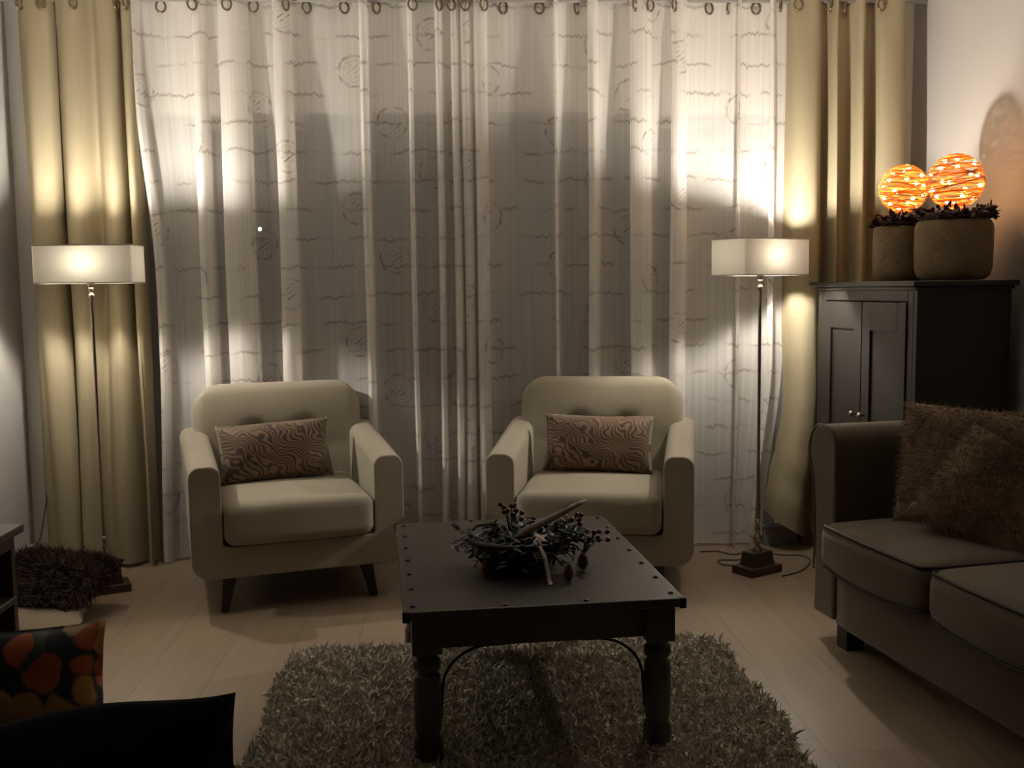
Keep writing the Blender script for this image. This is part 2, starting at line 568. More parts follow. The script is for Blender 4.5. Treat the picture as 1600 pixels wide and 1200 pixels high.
def pillow(mb, w, h, t, n=26, pinch=0.05, wr=0.006, seed=0.0, wave=0.0):
    """scatter cushion standing in XZ, thickness along Y, centred on the origin"""
    def pt(i, j, side):
        u, v = i / n * 2 - 1, j / n * 2 - 1
        prof = (max(0.0, 1 - abs(u) ** 2.6) ** 0.55) * (max(0.0, 1 - abs(v) ** 2.6) ** 0.55)
        x = u * w / 2 * (1 - pinch * (1 - v * v) * abs(u) ** 3)
        z = v * h / 2 * (1 - pinch * (1 - u * u) * abs(v) ** 3)
        y = side * t / 2 * prof
        nz = noise.noise(Vector((x * 9 + seed, z * 9, seed * 1.7 + side)))
        nz2 = noise.noise(Vector((x * 3 + seed, z * 3, seed * 2.7 + side)))
        return Vector((x, y + side * (nz * wr + nz2 * wr * 1.6) * min(1, prof * 1.6), z + nz2 * wr * 0.6 + wave * (0.5 + v / 2) * math.sin(x * 9.0 + seed)))
    b = len(mb.v)
    for side in (-1, 1):
        for j in range(n + 1):
            for i in range(n + 1):
                mb.v.append(pt(i, j, side))
    N = (n + 1) ** 2
    for j in range(n):
        for i in range(n):
            a = b + j * (n + 1) + i
            mb.f.append((a, a + 1, a + n + 2, a + n + 1))
            a += N
            mb.f.append((a + n + 1, a + n + 2, a + 1, a))
    ring = [i for i in range(n)] + [n + j * (n + 1) for j in range(n)] + \
           [n * (n + 1) + n - i for i in range(n)] + [(n - j) * (n + 1) for j in range(n)]
    for q in range(len(ring)):
        a, c = ring[q], ring[(q + 1) % len(ring)]
        mb.f.append((b + c, b + a, b + a + N, b + c + N))


def fur(mb, count, length, width, gravity=0.5, lean=0.5, area_only=None, clump=0.0, seg=3):
    """grow tapering ribbon hairs on the faces already in mb"""
    V = np.array([tuple(v) for v in mb.v])
    tris = []
    for f in mb.f:
        for q in range(1, len(f) - 1):
            tris.append((f[0], f[q], f[q + 1]))
    T = np.array(tris)
    A, B, C = V[T[:, 0]], V[T[:, 1]], V[T[:, 2]]
    cr = np.cross(B - A, C - A)
    ar = np.linalg.norm(cr, axis=1) / 2 + 1e-12
    nr = cr / (ar[:, None] * 2)
    if area_only is not None:
        ar = ar * area_only((A + B + C) / 3, nr)
    idx = rng.choice(len(T), count, p=ar / ar.sum())
    r1, r2_ = rng.random(count), rng.random(count)
    s = np.sqrt(r1)
    P = A[idx] * (1 - s)[:, None] + B[idx] * (s * (1 - r2_))[:, None] + C[idx] * (s * r2_)[:, None]
    Nn = nr[idx]
    rnd = rng.normal(size=(count, 3))
    if clump:
        ph = np.stack([np.sin(P[:, 0] * clump + 1.3 * np.sin(P[:, 1] * clump * 0.8)), np.cos(P[:, 1] * clump * 1.1 + 1.7 * np.sin(P[:, 0] * clump * .7)),
                       np.sin(P[:, 2] * clump)], 1)
        rnd = rnd * 0.55 + ph * 1.1
    D = Nn + rnd * lean
    D /= np.linalg.norm(D, axis=1)[:, None]
    side = np.cross(D, rng.normal(size=(count, 3)))
    side /= np.linalg.norm(side, axis=1)[:, None] + 1e-9
    L = length * rng.uniform(0.6, 1.25, count)
    W = width * rng.uniform(0.6, 1.3, count)
    bend = rng.normal(size=(count, 3)) * 0.35
    vs = []
    for q in range(seg):
        t = q / seg
        pos = P + D * (L * t)[:, None] + bend * (L * t * t)[:, None] + np.array([0, 0, -1.0]) * (gravity * L * t * t)[:, None]
        wv = side * (W * (1 - t * 0.55) * 0.5)[:, None]
        vs.append(pos - wv); vs.append(pos + wv)
    pos = P + D * L[:, None] + bend * L[:, None] + np.array([0, 0, -1.0]) * (gravity * L)[:, None]
    vs.append(pos)
    S = np.stack(vs, 1)                       # count x (2seg+1) x 3
    K = 2 * seg + 1
    base = len(mb.v)
    mb.v += [Vector(p) for p in S.reshape(-1, 3)]
    fs = []
    for q in range(seg - 1):
        fs.append((2 * q, 2 * q + 1, 2 * q + 3, 2 * q + 2))
    for i in range(count):
        o = base + i * K
        for f in fs: mb.f.append(tuple(o + z for z in f))
        mb.f.append((o + 2 * seg - 2, o + 2 * seg - 1, o + 2 * seg))


def arc(cx, cz, r, a0, a1, n=6):
    return [(cx + r * math.cos(R(a0 + (a1 - a0) * i / n)), cz + r * math.sin(R(a0 + (a1 - a0) * i / n))) for i in range(n + 1)]


def smoothstep(a, b, x):
    t = max(0.0, min(1.0, (x - a) / (b - a)))
    return t * t * (3 - 2 * t)


def catmull(pts, per=6):
    out = []
    n = len(pts)
    for i in range(n - 1):
        p0 = pts[max(0, i - 1)]; p1 = pts[i]; p2 = pts[i + 1]; p3 = pts[min(n - 1, i + 2)]
        for q in range(per):
            t = q / per
            out.append(tuple(0.5 * ((2 * b) + (-a + c) * t + (2 * a - 5 * b + 4 * c - d) * t * t + (-a + 3 * b - 3 * c + d) * t ** 3)
                             for a, b, c, d in zip(p0, p1, p2, p3)))
    out.append(tuple(pts[-1]))
    return out


# ================================================================== THE ROOM
XL, XR, YB, YF, ZC = -2.12, 2.29, 5.12, -5.5, 2.74
WX0, WX1, WZ1 = -1.56, 1.66, 2.166          # window opening


def structure(name, mb, m, smooth=False, bevel=0.0, parent=None):
    o = obj(name, mb, m, parent, smooth, bevel=bevel)
    if parent is None: tag(o, kind='structure')
    return o


b = MB(); b.box(((XL + XR) / 2, (YF + YB + .3) / 2, -0.05), (XR - XL + .4, YB - YF + .5, 0.1)); structure('floor', b, M['floor'])
b = MB(); b.box(((XL + XR) / 2, (YF + YB) / 2, ZC + 0.05), (XR - XL + .4, YB - YF + .4, 0.1)); structure('ceiling', b, M['ceiling'])
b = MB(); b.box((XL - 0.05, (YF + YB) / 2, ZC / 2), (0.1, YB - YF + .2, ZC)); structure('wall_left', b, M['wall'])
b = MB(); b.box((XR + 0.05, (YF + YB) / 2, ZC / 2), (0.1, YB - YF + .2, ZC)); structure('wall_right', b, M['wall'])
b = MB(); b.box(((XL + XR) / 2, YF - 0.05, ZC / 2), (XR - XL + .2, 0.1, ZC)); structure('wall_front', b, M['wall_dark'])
b = MB()
b.box(((XL + WX0) / 2, YB + 0.12, ZC / 2), (WX0 - XL, 0.24, ZC))
b.box(((XR + WX1) / 2, YB + 0.12, ZC / 2), (XR - WX1, 0.24, ZC))
b.box(((WX0 + WX1) / 2, YB + 0.12, (WZ1 + ZC) / 2), (WX1 - WX0, 0.24, ZC - WZ1))
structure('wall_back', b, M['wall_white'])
# glazed sliding window
win = thing('window_1', None, None, ((WX0 + WX1) / 2, YB + 0.17, 0)); tag(win, kind='structure')
del_keys = [k for k in ('label', 'category') if k in win.keys()]
for kk in del_keys: del win[kk]
hw = (WX1 - WX0) / 2
b = MB()
for s in (-1, 1): b.box((s * (hw - 0.03), 0, WZ1 / 2), (0.06, 0.07, WZ1))
b.box((0, 0, WZ1 - 0.03), (2 * hw - .12, 0.07, 0.06)); b.box((0, 0, 0.04), (2 * hw - .12, 0.07, 0.08)); b.box((-0.05, 0, WZ1 / 2), (0.08, 0.07, WZ1 - .14))
obj('window_frame', b, M['frame'], win, False, bevel=0.006)
for x0, x1 in ((-hw + .062, -0.092), (-0.008, hw - .062)):
    b = MB(); b.box(((x0 + x1) / 2, 0.0, WZ1 / 2 + .01), (x1 - x0, 0.006, WZ1 - 0.142)); obj('pane', b, M['glass'], win, False)
b = MB()
for x0, x1 in ((XL, WX0), (WX1, XR)): b.box(((x0 + x1) / 2, YB - 0.008, 0.04), (x1 - x0, 0.016, 0.08))
structure('baseboard_back', b, M['trim'], bevel=0.003)
b = MB(); b.box((XL + 0.008, (YF + YB - .05) / 2, 0.04), (0.016, YB - YF - .02, 0.08)); structure('baseboard_left', b, M['trim'], bevel=0.003)
b = MB(); b.box((XR - 0.008, (YF + YB - .05) / 2, 0.04), (0.016, YB - YF - .02, 0.08)); structure('baseboard_right', b, M['trim'], bevel=0.003)
b = MB(); b.box((0, 20, -0.15), (60, 29.2, 0.1)); tag(obj('ground', b, M['tarmac'], None, False), kind='structure')

# street lamp far outside
sl_p = aty(406, 358, 24.0)
sl = thing('street_lamp', 'small glowing street lamp seen outside through the sheer curtain', 'street lamp', (sl_p.x, 24.0, -0.1))
b = MB(); b.lathe([(0.06, 0), (0.05, 1.0), (0.035, sl_p.z + 0.05)], 12); obj('pole', b, M['iron'], sl)
b = MB(); b.lathe([(0.14, sl_p.z + 0.17), (0.05, sl_p.z + 0.27)], 16); obj('lamp_cap', b, M['iron'], sl)
b = MB(); b.sphere((0, 0, sl_p.z + 0.1), 0.045, 12, 8); obj('lamp_globe', b, M['street'], sl)


# ================================================================== CURTAINS
ROD_Y, ROD_Z = 4.955, 2.653
rod = thing('curtain_rod', 'long slim curtain rod running along the top of the window wall', 'curtain rod', (0, ROD_Y, ROD_Z))
b = MB(); b.tube([(XL + .012, 0, 0), (XR - .012, 0, 0)], 0.010, 12); obj('pole', b, M['frame'], rod)
for x in (XL + 0.30, 0.05, XR - 0.16):
    b = MB(); b.tube([(x, 0.0, 0.0), (x, YB - ROD_Y - .012, 0.0), (x, YB - ROD_Y - .010, 0.0), (x, YB - ROD_Y - .002, 0.0)], [0.007, 0.007, 0.026, 0.026], 12)
    obj('bracket', b, M['nickel'], rod)


def curtain(name, label, cat, group, prof, material, z0, z1=2.69, rows=46, drift=None, rings=(), hem=None, per=6, wob=0.010, seed=0.0, thick=0.0015, part='cloth'):
    """prof: list of (x, y offset from the rod plane); cloth hangs from z1 to z0"""
    P = catmull(prof, per)
    arc_l = [0.0]
    for i in range(1, len(P)):
        arc_l.append(arc_l[-1] + math.hypot(P[i][0] - P[i - 1][0], P[i][1] - P[i - 1][1]))
    tot = arc_l[-1]
    cx = sum(p[0] for p in P) / len(P)
    root = thing(name, label, cat, (cx, ROD_Y, 0), 0, group)
    mb = MB(); mb.uv = []
    for j in range(rows + 1):
        for i, (x, y) in enumerate(P):
            s = arc_l[i] / tot
            zb = z0 if hem is None else z0 + hem(s)
            t = j / rows
            z = z1 + (zb - z1) * t
            amp = 0.55 + 0.45 * smoothstep(0, 0.35, t)
            if z > 2.655: amp *= 0.9
            yy = y * amp
            xx = x
            w = wob * t
            nzx = noise.noise(Vector((x * 6 + seed, z * 0.9, y * 5 + seed)))
            nzy = noise.noise(Vector((x * 9 + seed, z * 1.2 + 7, y * 9)))
            xx += nzx * w * 1.5
            yy += nzy * w * 2.0
            if drift:
                dx, dy = drift(s, z)
                xx += dx; yy += dy
            # gathered heading: a few small horizontal puckers between eyelets
            yy += 0.006 * math.sin(s * tot * 42 + seed) * smoothstep(2.45, 2.62, z)
            mb.v.append(Vector((xx - cx, yy, z)))
            mb.uv.append((arc_l[i] + seed, z))
    n = len(P)
    for j in range(rows):
        for i in range(n - 1):
            a = j * n + i
            mb.f.append((a, a + n, a + n + 1, a + 1))
    o = obj(part, mb, material, root)
    for (rx, yaw) in rings:
        # nearest cloth point at that x, frontmost
        cand = [p for p in P if abs(p[0] - rx) < 0.02] or [min(P, key=lambda p: abs(p[0] - rx))]
        ry = min(c[1] for c in cand) * 0.55
        e = MB()
        pts = [(0.021 * math.cos(a), 0, 0.0265 * math.sin(a)) for a in [2 * math.pi * q / 20 for q in range(20)]]
        e.tube(pts, 0.0052, 8, closed=True)
        obj('eyelet', e, M['eyelet'], root, loc=(rx - cx, ry - 0.010, 2.624), rot=(R(random.uniform(-6, 6)), 0, R(yaw)))
    return root


def PX(px, py=450): return aty(px, py, ROD_Y).x


def bands_profile(x0, x1, bands, lo=0.045, amp=0.05):
    """a path across x0..x1 that doubles back over every band (a,b): three layers of cloth there"""
    pts = [(x0, lo)]
    cur = x0
    for (a, b_) in bands:
        m = (cur + a) / 2
        if a - cur > 0.10: pts.append((m, lo + 0.012))
        pts += [(a + 0.3 * (b_ - a), lo - 0.008), (b_ - 0.006, lo - 0.015), (b_, lo - 0.03), (b_ - 0.006, lo - 0.045),
                ((a + b_) / 2, lo - 0.052), (a + 0.006, lo - 0.06), (a, lo - 0.075), (a + 0.006, lo - 0.09),
                ((a + b_) / 2, lo - 0.10), (b_, lo - 0.07), (b_ + 0.012, lo - 0.02)]
        cur = b_ + 0.012
    pts.append((x1, lo))
    return pts


Lb = [(247, 260), (318, 339), (358, 402), (441, 468), (572, 584), (645, 652), (687, 697)]
b1 = [(PX(a), PX(c)) for a, c in Lb]
Rb = [(711, 722), (726, 741), (746, 765), (868, 874), (919, 936), (984, 1016), (1046, 1070), (1148, 1153), (1196, 1206)]
b2 = [(PX(a), PX(c)) for a, c in Rb]


def rx(px): return aty(px, 12, ROD_Y - .03).x


yaws = lambda n, s: [random.Random(s + i).uniform(-55, 55) for i in range(n)]
ringsA = [248, 301, 355, 394, 447, 477, 536, 587, 645, 686]
curtain('sheer_curtain', 'left sheer voile curtain printed with script, behind the left armchair', 'curtain', 'sheer curtains',
        bands_profile(PX(245), PX(704), b1), M['sheer'], 0.012, rings=list(zip([rx(p) for p in ringsA], [10, 30, 20, 0, 55, 30, 25, 40, 15, 50])), seed=0.0,
        drift=lambda s, z: ((-0.035 * smoothstep(1.0, 0.0, z) - .085 * smoothstep(1.3, 2.5, z)) * (1 - smoothstep(0, .2, s)), 0))
ringsB = [705, 727, 756, 787, 844, 903, 991, 1016, 1053, 1112, 1142, 1186, 1220]
curtain('sheer_curtain', 'right sheer voile curtain printed with script, between right armchair and tall lamp', 'curtain', 'sheer curtains',
        bands_profile(PX(700), PX(1229), b2), M['sheer'], 0.012, rings=list(zip([rx(p) for p in ringsB], [20, 5, 35, 25, 0, 55, 60, 35, 50, 20, 60, 0, 65])), seed=5.3,
        drift=lambda s, z: ((-0.09 * smoothstep(1.0, 0.05, z)) * smoothstep(0.8, 1, s), 0))

Lp = [(50, .05), (60, -.02), (76, -.07), (98, -.06), (105, -.02), (107, .05), (112, .00), (124, -.06), (140, -.07), (152, -.04), (166, .01),
      (180, -.05), (194, -.075), (204, -.04), (207, .05), (211, -.01), (218, -.06), (227, -.05), (231, .04)]
curtain('gold_drape', 'opaque gold beige drape at the left, behind the left floor lamp', 'curtain', 'gold drapes',
        [(PX(a), c - .02) for a, c in Lp], M['drape'], 0.02, rings=list(zip([rx(p) for p in (33, 68, 118, 184, 200)], [70, 10, 60, 75, 70])), seed=2.1, wob=0.012, per=8,
        drift=lambda s, z: (0.03 * math.sin(s * 9) * smoothstep(1.5, 0, z) * (s > .1) * (s < .9), 0))
Rp = [(1226, .05), (1232, -.03), (1245, -.07), (1262, -.07), (1272, -.03), (1280, .05), (1286, .06), (1291, -.02), (1297, -.05), (1303, .01), (1314, .06), (1323, .05),
      (1331, -.04), (1338, -.05), (1345, .03), (1355, .055), (1363, -.03), (1374, -.06), (1392, -.06), (1402, -.03), (1406, .05)]


def rdrift(s, z):
    k = smoothstep(0.85, 0.1, z)
    return (-0.125 * k * (1 - smoothstep(0.0, 0.55, s)) + 0.03 * smoothstep(1.2, .5, z) * (1 - smoothstep(0, .5, s)),
            -0.05 * k * math.sin(s * 7) + 0.012 * math.sin(z * 34 + s * 22) * smoothstep(0.75, 0.3, z) * (1 - smoothstep(.3, .6, s)))


curtain('gold_drape', 'opaque gold beige drape at the right with swept-up hem, beside the dark cabinet', 'curtain', 'gold drapes',
        [(PX(a), c - .02) for a, c in Rp], M['drape'], 0.055, rings=list(zip([rx(p) for p in (1245, 1297, 1325, 1375)], [5, 70, 60, 20])), seed=8.8, wob=0.010, per=8,
        hem=lambda s: 0.13 * (1 - smoothstep(0.0, 0.26, s)), drift=rdrift)

# low covers on the floor under the right drape
p = aty(1226, 855, 5.0)
b = MB(); b.box((0, 0, 0.045), (0.15, 0.10, 0.09)); b.box((-0.02, -.02, 0.095), (0.12, 0.07, 0.008), 0.2)
tag(obj('pipe_cover', b, M['greybox'], None, False, (1.60, 5.03, 0), bevel=0.004), 'small grey metal cover on the floor behind the right floor lamp', 'pipe cover')
b = MB(); b.box((0, 0, 0.035), (0.14, 0.09, 0.07))
tag(obj('wood_block', b, M['brownbox'], None, False, (1.775, 4.99, 0), bevel=0.004), 'low brown wood block on the floor under the right drape', 'block')


# ================================================================== FLOOR LAMPS
def floor_lamp(loc, shade_rz, base_rz, label):
    t = thing('floor_lamp', label, 'floor lamp', loc, 0, 'floor lamps')
    SW, SD, Z0, Z1 = 0.405, 0.205, 1.352, 1.510
    rot = Matrix.Rotation(shade_rz, 4, 'Z')
    hx, hy = SW / 2, SD / 2
    ring = [(-hx, -hy), (hx, -hy), (hx, hy), (-hx, hy)]
    rr = []
    for i in range(4):                       # slightly rounded corners
        x, y = ring[i]
        sx, sy = math.copysign(1, x), math.copysign(1, y)
        cxx, cyy = x - sx * .008, y - sy * .008
        a0 = {(-1, -1): 180, (1, -1): 270, (1, 1): 0, (-1, 1): 90}[(sx, sy)]
        rr += [(cxx + .008 * math.cos(R(a0 + q * 30)), cyy + .008 * math.sin(R(a0 + q * 30))) for q in range(4)]
    mb = MB()
    n = len(rr)
    th = 0.0015
    for (k, z) in ((1, Z0), (1, Z1)): mb.v += [rot @ Vector((x, y, z)) for x, y in rr]
    mb.f += [(i, (i + 1) % n, n + (i + 1) % n, n + i) for i in range(n)]
    sh = obj('lamp_shade', mb, M['shade'], t)
    for z in (Z0, Z1):
        e = MB(); e.tube([rot @ Vector((x, y, z)) for x, y in rr], 0.0028, 6, closed=True)
        obj('shade_trim', e, M['shade_trim'], sh)
    e = MB()                                  # spider holding the shade
    for ex, ey in ((hx, 0), (-hx, 0), (0, hy), (0, -hy)):
        e.tube([rot @ Vector((0, 0, Z0 + .004)), rot @ Vector((ex, ey, Z0 + .004))], 0.0018, 6)
    obj('shade_support', e, M['nickel'], t)
    e = MB(); e.lathe([(0.013, 1.335), (0.016, 1.345), (0.018, 1.385), (0.023, 1.398), (0.0255, 1.412), (0.0235, 1.412), (0.021, 1.402), (0.012, 1.396)], 20); obj('lamp_socket', e, M['nickel'], t)
    e = MB(); e.sphere((0, 0, 1.432), 0.026, 14, 10, (1, 1, 1.15)); obj('light_bulb', e, M['bulb'], t)
    e = MB()
    e.lathe([(0.008, 0.17), (0.0075, 0.20), (0.0075, 1.20), (0.008, 1.225), (0.0085, 1.27), (0.006, 1.285), (0.011, 1.292), (0.013, 1.298), (0.011, 1.305), (0.006, 1.309),
             (0.0095, 1.318), (0.011, 1.326), (0.0095, 1.334), (0.007, 1.337)], 20)
    obj('pole', e, M['nickel'], t)
    e = MB()
    e.lathe([(0.022, 0.100), (0.020, 0.112), (0.010, 0.120), (0.009, 0.132), (0.019, 0.142), (0.0235, 0.156), (0.019, 0.170), (0.009, 0.180), (0.008, 0.19), (0.013, 0.197), (0.013, 0.203), (0.007, 0.211), (0.0075, 0.23), (0.011, 0.238), (0.0075, 0.246)], 20)
    obj('turned_stem', e, M['nickel'], t)
    e = MB(); e.box((0, 0, 0.018), (0.195, 0.125, 0.036), base_rz); obj('base_plate', e, M['lampbase'], t, False, bevel=0.003)
    e = MB()
    bz = Matrix.Rotation(base_rz, 4, 'Z')
    vs = []
    for z, k in ((0.036, 1.0), (0.094, 0.86), (0.100, 0.84)): vs += [bz @ Vector((x * k, y * k, z)) for x, y in ((-.068, -.044), (.068, -.044), (.068, .044), (-.068, .044))]
    e.add(vs, [(3, 2, 1, 0)] + [(4 * j + i, 4 * j + (i + 1) % 4, 4 * j + 4 + (i + 1) % 4, 4 * j + 4 + i) for j in (0, 1) for i in range(4)] + [(8, 9, 10, 11)])
    obj('base_block', e, M['lampbase'], t, False, bevel=0.003)
    return t


floor_lamp((-1.566, 4.50, 0), R(2), R(25), 'tall floor lamp with cream rectangular shade, standing before the left drape')
floor_lamp((1.350, 4.52, 0), R(30), R(30), 'tall floor lamp with cream rectangular shade, beside the right armchair')


def cord(label, pts, r=0.0032, per=8):
    e = MB(); e.tube(catmull(pts, per), r, 6)
    return tag(obj('power_cord', e, M['cord']), label, 'cord')


def fl(px, py, z=0.0035):
    d = fw + r2 * ((px - 800) / 1600.0) - u2 * ((py - 600) / 1600.0)
    return Vector((0, 0, CAM_H)) + d * ((z - CAM_H) / d.z)


cord('thin brown power cord looping on the floor around the right floor lamp base',
     [fl(*q) for q in ((1094, 862), (1120, 861), (1145, 866), (1172, 862), (1196, 864), (1225, 867), (1252, 868), (1266, 876), (1255, 890), (1232, 898), (1222, 900))])
cord('thin brown power cord in a flat loop, just left of the right lamp base',
     [fl(*q) for q in ((1155, 884), (1135, 883), (1122, 879), (1126, 875), (1150, 875), (1165, 873))])
cord('thin cord running up beside the left drape from the floor',
     [fl(45, 885), fl(48, 880), Vector((XL + .10, 4.80, 0.05)), Vector((XL + .13, 4.86, 0.15)), Vector((XL + .15, 4.89, 0.28)), Vector((XL + 0.16, 4.93, 0.42))])


# ================================================================== ARMCHAIRS
def armchair(loc, rz, label):
    t = thing('armchair', label, 'armchair', loc, rz, 'cream armchairs')
    W, AT = 0.87, 0.125
    D0, D1 = -0.39, 0.30
    zt, zb, zi = 0.615, 0.155, 0.285
    hw_ = W / 2
    out = []
    out += arc(-hw_ + .075, zb + .075, .075, 180, 270, 6)
    out += arc(hw_ - .075, zb + .075, .075, 270, 360, 6)
    out += arc(hw_ - .045, zt - .045, .045, 0, 90, 6)
    out += arc(hw_ - AT + .045, zt - .045, .045, 90, 180, 6)
    out += [(hw_ - AT, zi + .01), (hw_ - AT - .01, zi)]
    out += [(-hw_ + AT + .01, zi), (-hw_ + AT, zi + .01)]
    out += arc(-hw_ + AT - .045, zt - .045, .045, 0, 90, 6)
    out += arc(-hw_ + .045, zt - .045, .045, 90, 180, 6)
    mb = MB()
    n = len(out)
    ys = [D0 + (D1 - D0) * i / 8 for i in range(9)]
    for y in ys:
        k = (y - D0) / (D1 - D0)
        for x, z in out:
            zz = z + (0.075 * k if z > 0.40 else 0.0)
            xx = x * (1 + 0.02 * k) if z > 0.4 else x * (1 - 0.02 * k)
            yy = y
            if z > 0.4 and k == 0: yy = y + 0.0
            mb.v.append(Vector((xx, yy, zz)))
    mb.f.append(tuple(range(n)))
    mb.f.append(tuple(reversed(range(8 * n, 9 * n))))
    for j in range(8):
        for i in range(n):
            i2 = (i + 1) % n
            mb.f.append((j * n + i, (j + 1) * n + i, (j + 1) * n + i2, j * n + i2))
    obj('chair_body', mb, M['cream'], t, bevel=0.026, seg=5)
    # backrest: reclined slab with rounded top corners and deep button tufts
    tufts = [(-0.115, 0.065), (0.115, 0.065), (-0.115, -0.12), (0.115, -0.12), (-0.26, -0.03), (0.26, -0.03)]

    def fb(p):
        if p.y < 0:
            for tx, tz in tufts[:2]:
                d2 = ((p.x - tx) ** 2 + (p.z - tz) ** 2)
                p.y += 0.045 * math.exp(-d2 / (0.020 ** 2)) + 0.026 * math.exp(-d2 / (0.048 ** 2))
            p.y -= 0.030 * max(0, 1 - (p.x / .40) ** 2) * max(0, 1 - ((p.z - .16) / .16) ** 2)
            # creases running down and sideways from the buttons
            for tx, tz in tufts[:2]:
                p.y += 0.012 * math.exp(-((p.x - tx) / .012) ** 2) * smoothstep(0.02, -0.05, p.z - tz)
            p.y += 0.014 * math.exp(-((p.z - .062) / .016) ** 2) * max(0, 1 - (p.x / .17) ** 4)
        return p
    mb = MB()
    rbox(mb, (0, 0, 0), (0.765, 0.15, 0.60), 0.055, 34, fb, corner=0.125)
    mb.transform(Matrix.Translation((0, 0.250, 0.585)) @ Matrix.Rotation(R(-13), 4, 'X'))
    obj('backrest', mb, M['cream'], t)
    for tx, tz in tufts[:2]:
        e = MB(); e.sphere((0, 0, 0), 0.012, 12, 8, (1, .5, 1))
        q = Matrix.Translation((0, 0.250, 0.585)) @ Matrix.Rotation(R(-13), 4, 'X') @ Vector((tx, -0.018, tz))
        obj('button', e, M['cream_dark'], t, loc=q)

    def fs(p):
        if p.z > 0: p.z += 0.016 * max(0, 1 - (p.x / .33) ** 2) * max(0, 1 - (p.y / .34) ** 2)
        if p.y < -0.2: p.y -= 0.014 * max(0, 1 - (p.x / .33) ** 2)
        return p
    mb = MB(); rbox(mb, (0, -0.085, 0.372), (0.612, 0.66, 0.176), 0.045, 20, fs, corner=0.032)
    sc = obj('seat_cushion', mb, M['cream'], t)
    e = MB()
    loop = []
    for (cx_, cz_, a0) in ((-.306 + .05, .372 - .088 + .05, 180), (.306 - .05, .372 - .088 + .05, 270), (.306 - .05, .372 + .088 - .05, 0), (-.306 + .05, .372 + .088 - .05, 90)):
        for q in range(6):
            a = R(a0 + q * 18)
            x = cx_ + .05 * math.cos(a); z = cz_ + .05 * math.sin(a)
            loop.append((x, -0.404 - .008 * max(0, 1 - (x / .33) ** 2), z))
    # legs
    for sx, sy in ((-1, -1), (1, -1), (-1, 1), (1, 1)):
        e = MB()
        top = Vector((sx * 0.275, sy * 0.27 - 0.02, 0.185)); bot = Vector((sx * 0.310, sy * 0.30 - 0.02, 0.0))
        vs = []
        for c, h in ((top, 0.030), (bot, 0.0155)):
            vs += [c + Vector((a * h, b_ * h, 0)) for a, b_ in ((-1, -1), (1, -1), (1, 1), (-1, 1))]
        e.add(vs, [(0, 1, 2, 3), (7, 6, 5, 4), (0, 4, 5, 1), (1, 5, 6, 2), (2, 6, 7, 3), (3, 7, 4, 0)])
        obj('leg', e, M['blackwood'], t, False, bevel=0.004)
    return t


def chair_place(front_left_xy, ang, w=0.87):
    """origin of a chair whose front left corner (seen from the camera) is given; ang = turn"""
    o = Vector((front_left_xy[0], front_left_xy[1], 0))
    loc = o - Matrix.Rotation(ang, 3, 'Z') @ Vector((-w / 2, -0.39, 0))
    return (loc.x, loc.y, 0)


LA, RA = R(16.5), R(-13)
lc = chair_place((-1.075, 4.055), LA)
rc = chair_place((0.105, 4.27), RA)
armchair(lc, LA, 'cream tufted armchair nearer the left lamp, left of the coffee table')
armchair(rc, RA, 'cream tufted armchair behind the coffee table, nearer the right lamp')


def tiger_cushion(chair_loc, ang, dx, rot, label, seed):
    mb = MB(); pillow(mb, 0.50, 0.262, 0.15, 30, 0.05, 0.010, seed)
    o = obj('tiger_cushion', mb, M['tiger'])
    q = Matrix.Translation(chair_loc) @ Matrix.Rotation(ang, 4, 'Z') @ Matrix.Translation((dx, 0.047, 0.597)) @ Matrix.Rotation(R(-17), 4, 'X') @ Matrix.Rotation(rot, 4, 'Y')
    o.matrix_world = q
    return tag(o, label, 'cushion', 'striped lumbar cushions')


tiger_cushion(lc, LA, -0.045, R(-2), 'brown tiger-striped lumbar cushion on the left armchair', 1.0)
tiger_cushion(rc, RA, 0.005, R(1), 'brown tiger-striped lumbar cushion on the right armchair', 6.0)


# ================================================================== COFFEE TABLE
TX0, TX1, TY0, TY1, TZ = -0.190, 0.620, 2.715, 3.790, 0.450
table = thing('coffee_table', 'dark wooden coffee table with iron braces, standing on the shag rug', 'coffee table',
              (0.189, 3.240, 0), R(4.5))
tw, td = 0.780, 1.055
b = MB(); b.box((0, 0, TZ - 0.013), (tw, td, 0.026)); obj('table_top', b, M['tablewood'], table, False, bevel=0.005)
b = MB()
for s in (-1, 1):
    b.box((0, s * (td / 2 - 0.065), TZ - 0.075), (tw - 0.16, 0.022, 0.096))
    b.box((s * (tw / 2 - 0.065), 0, TZ - 0.075), (0.022, td - 0.16, 0.096))
obj('apron', b, M['tablewood'], table, False, bevel=0.003)
for sx in (-1, 1):
    for sy in (-1, 1):
        c = (sx * (tw / 2 - 0.063), sy * (td / 2 - 0.063))
        e = MB()
        e.box((c[0], c[1], 0.372), (0.082, 0.082, 0.104))
        e.lathe([(0.0405, 0.322), (0.036, 0.314), (0.030, 0.309), (0.030, 0.303), (0.037, 0.296), (0.040, 0.284), (0.037, 0.272), (0.029, 0.265), (0.029, 0.259), (0.036, 0.252),
                 (0.038, 0.235), (0.039, 0.16), (0.037, 0.10), (0.033, 0.085), (0.033, 0.078), (0.039, 0.070), (0.040, 0.055), (0.040, 0.045), (0.040, 0.012)], 24, (c[0], c[1], 0))
        obj('leg', e, M['tablewood'], table, bevel=0.003)
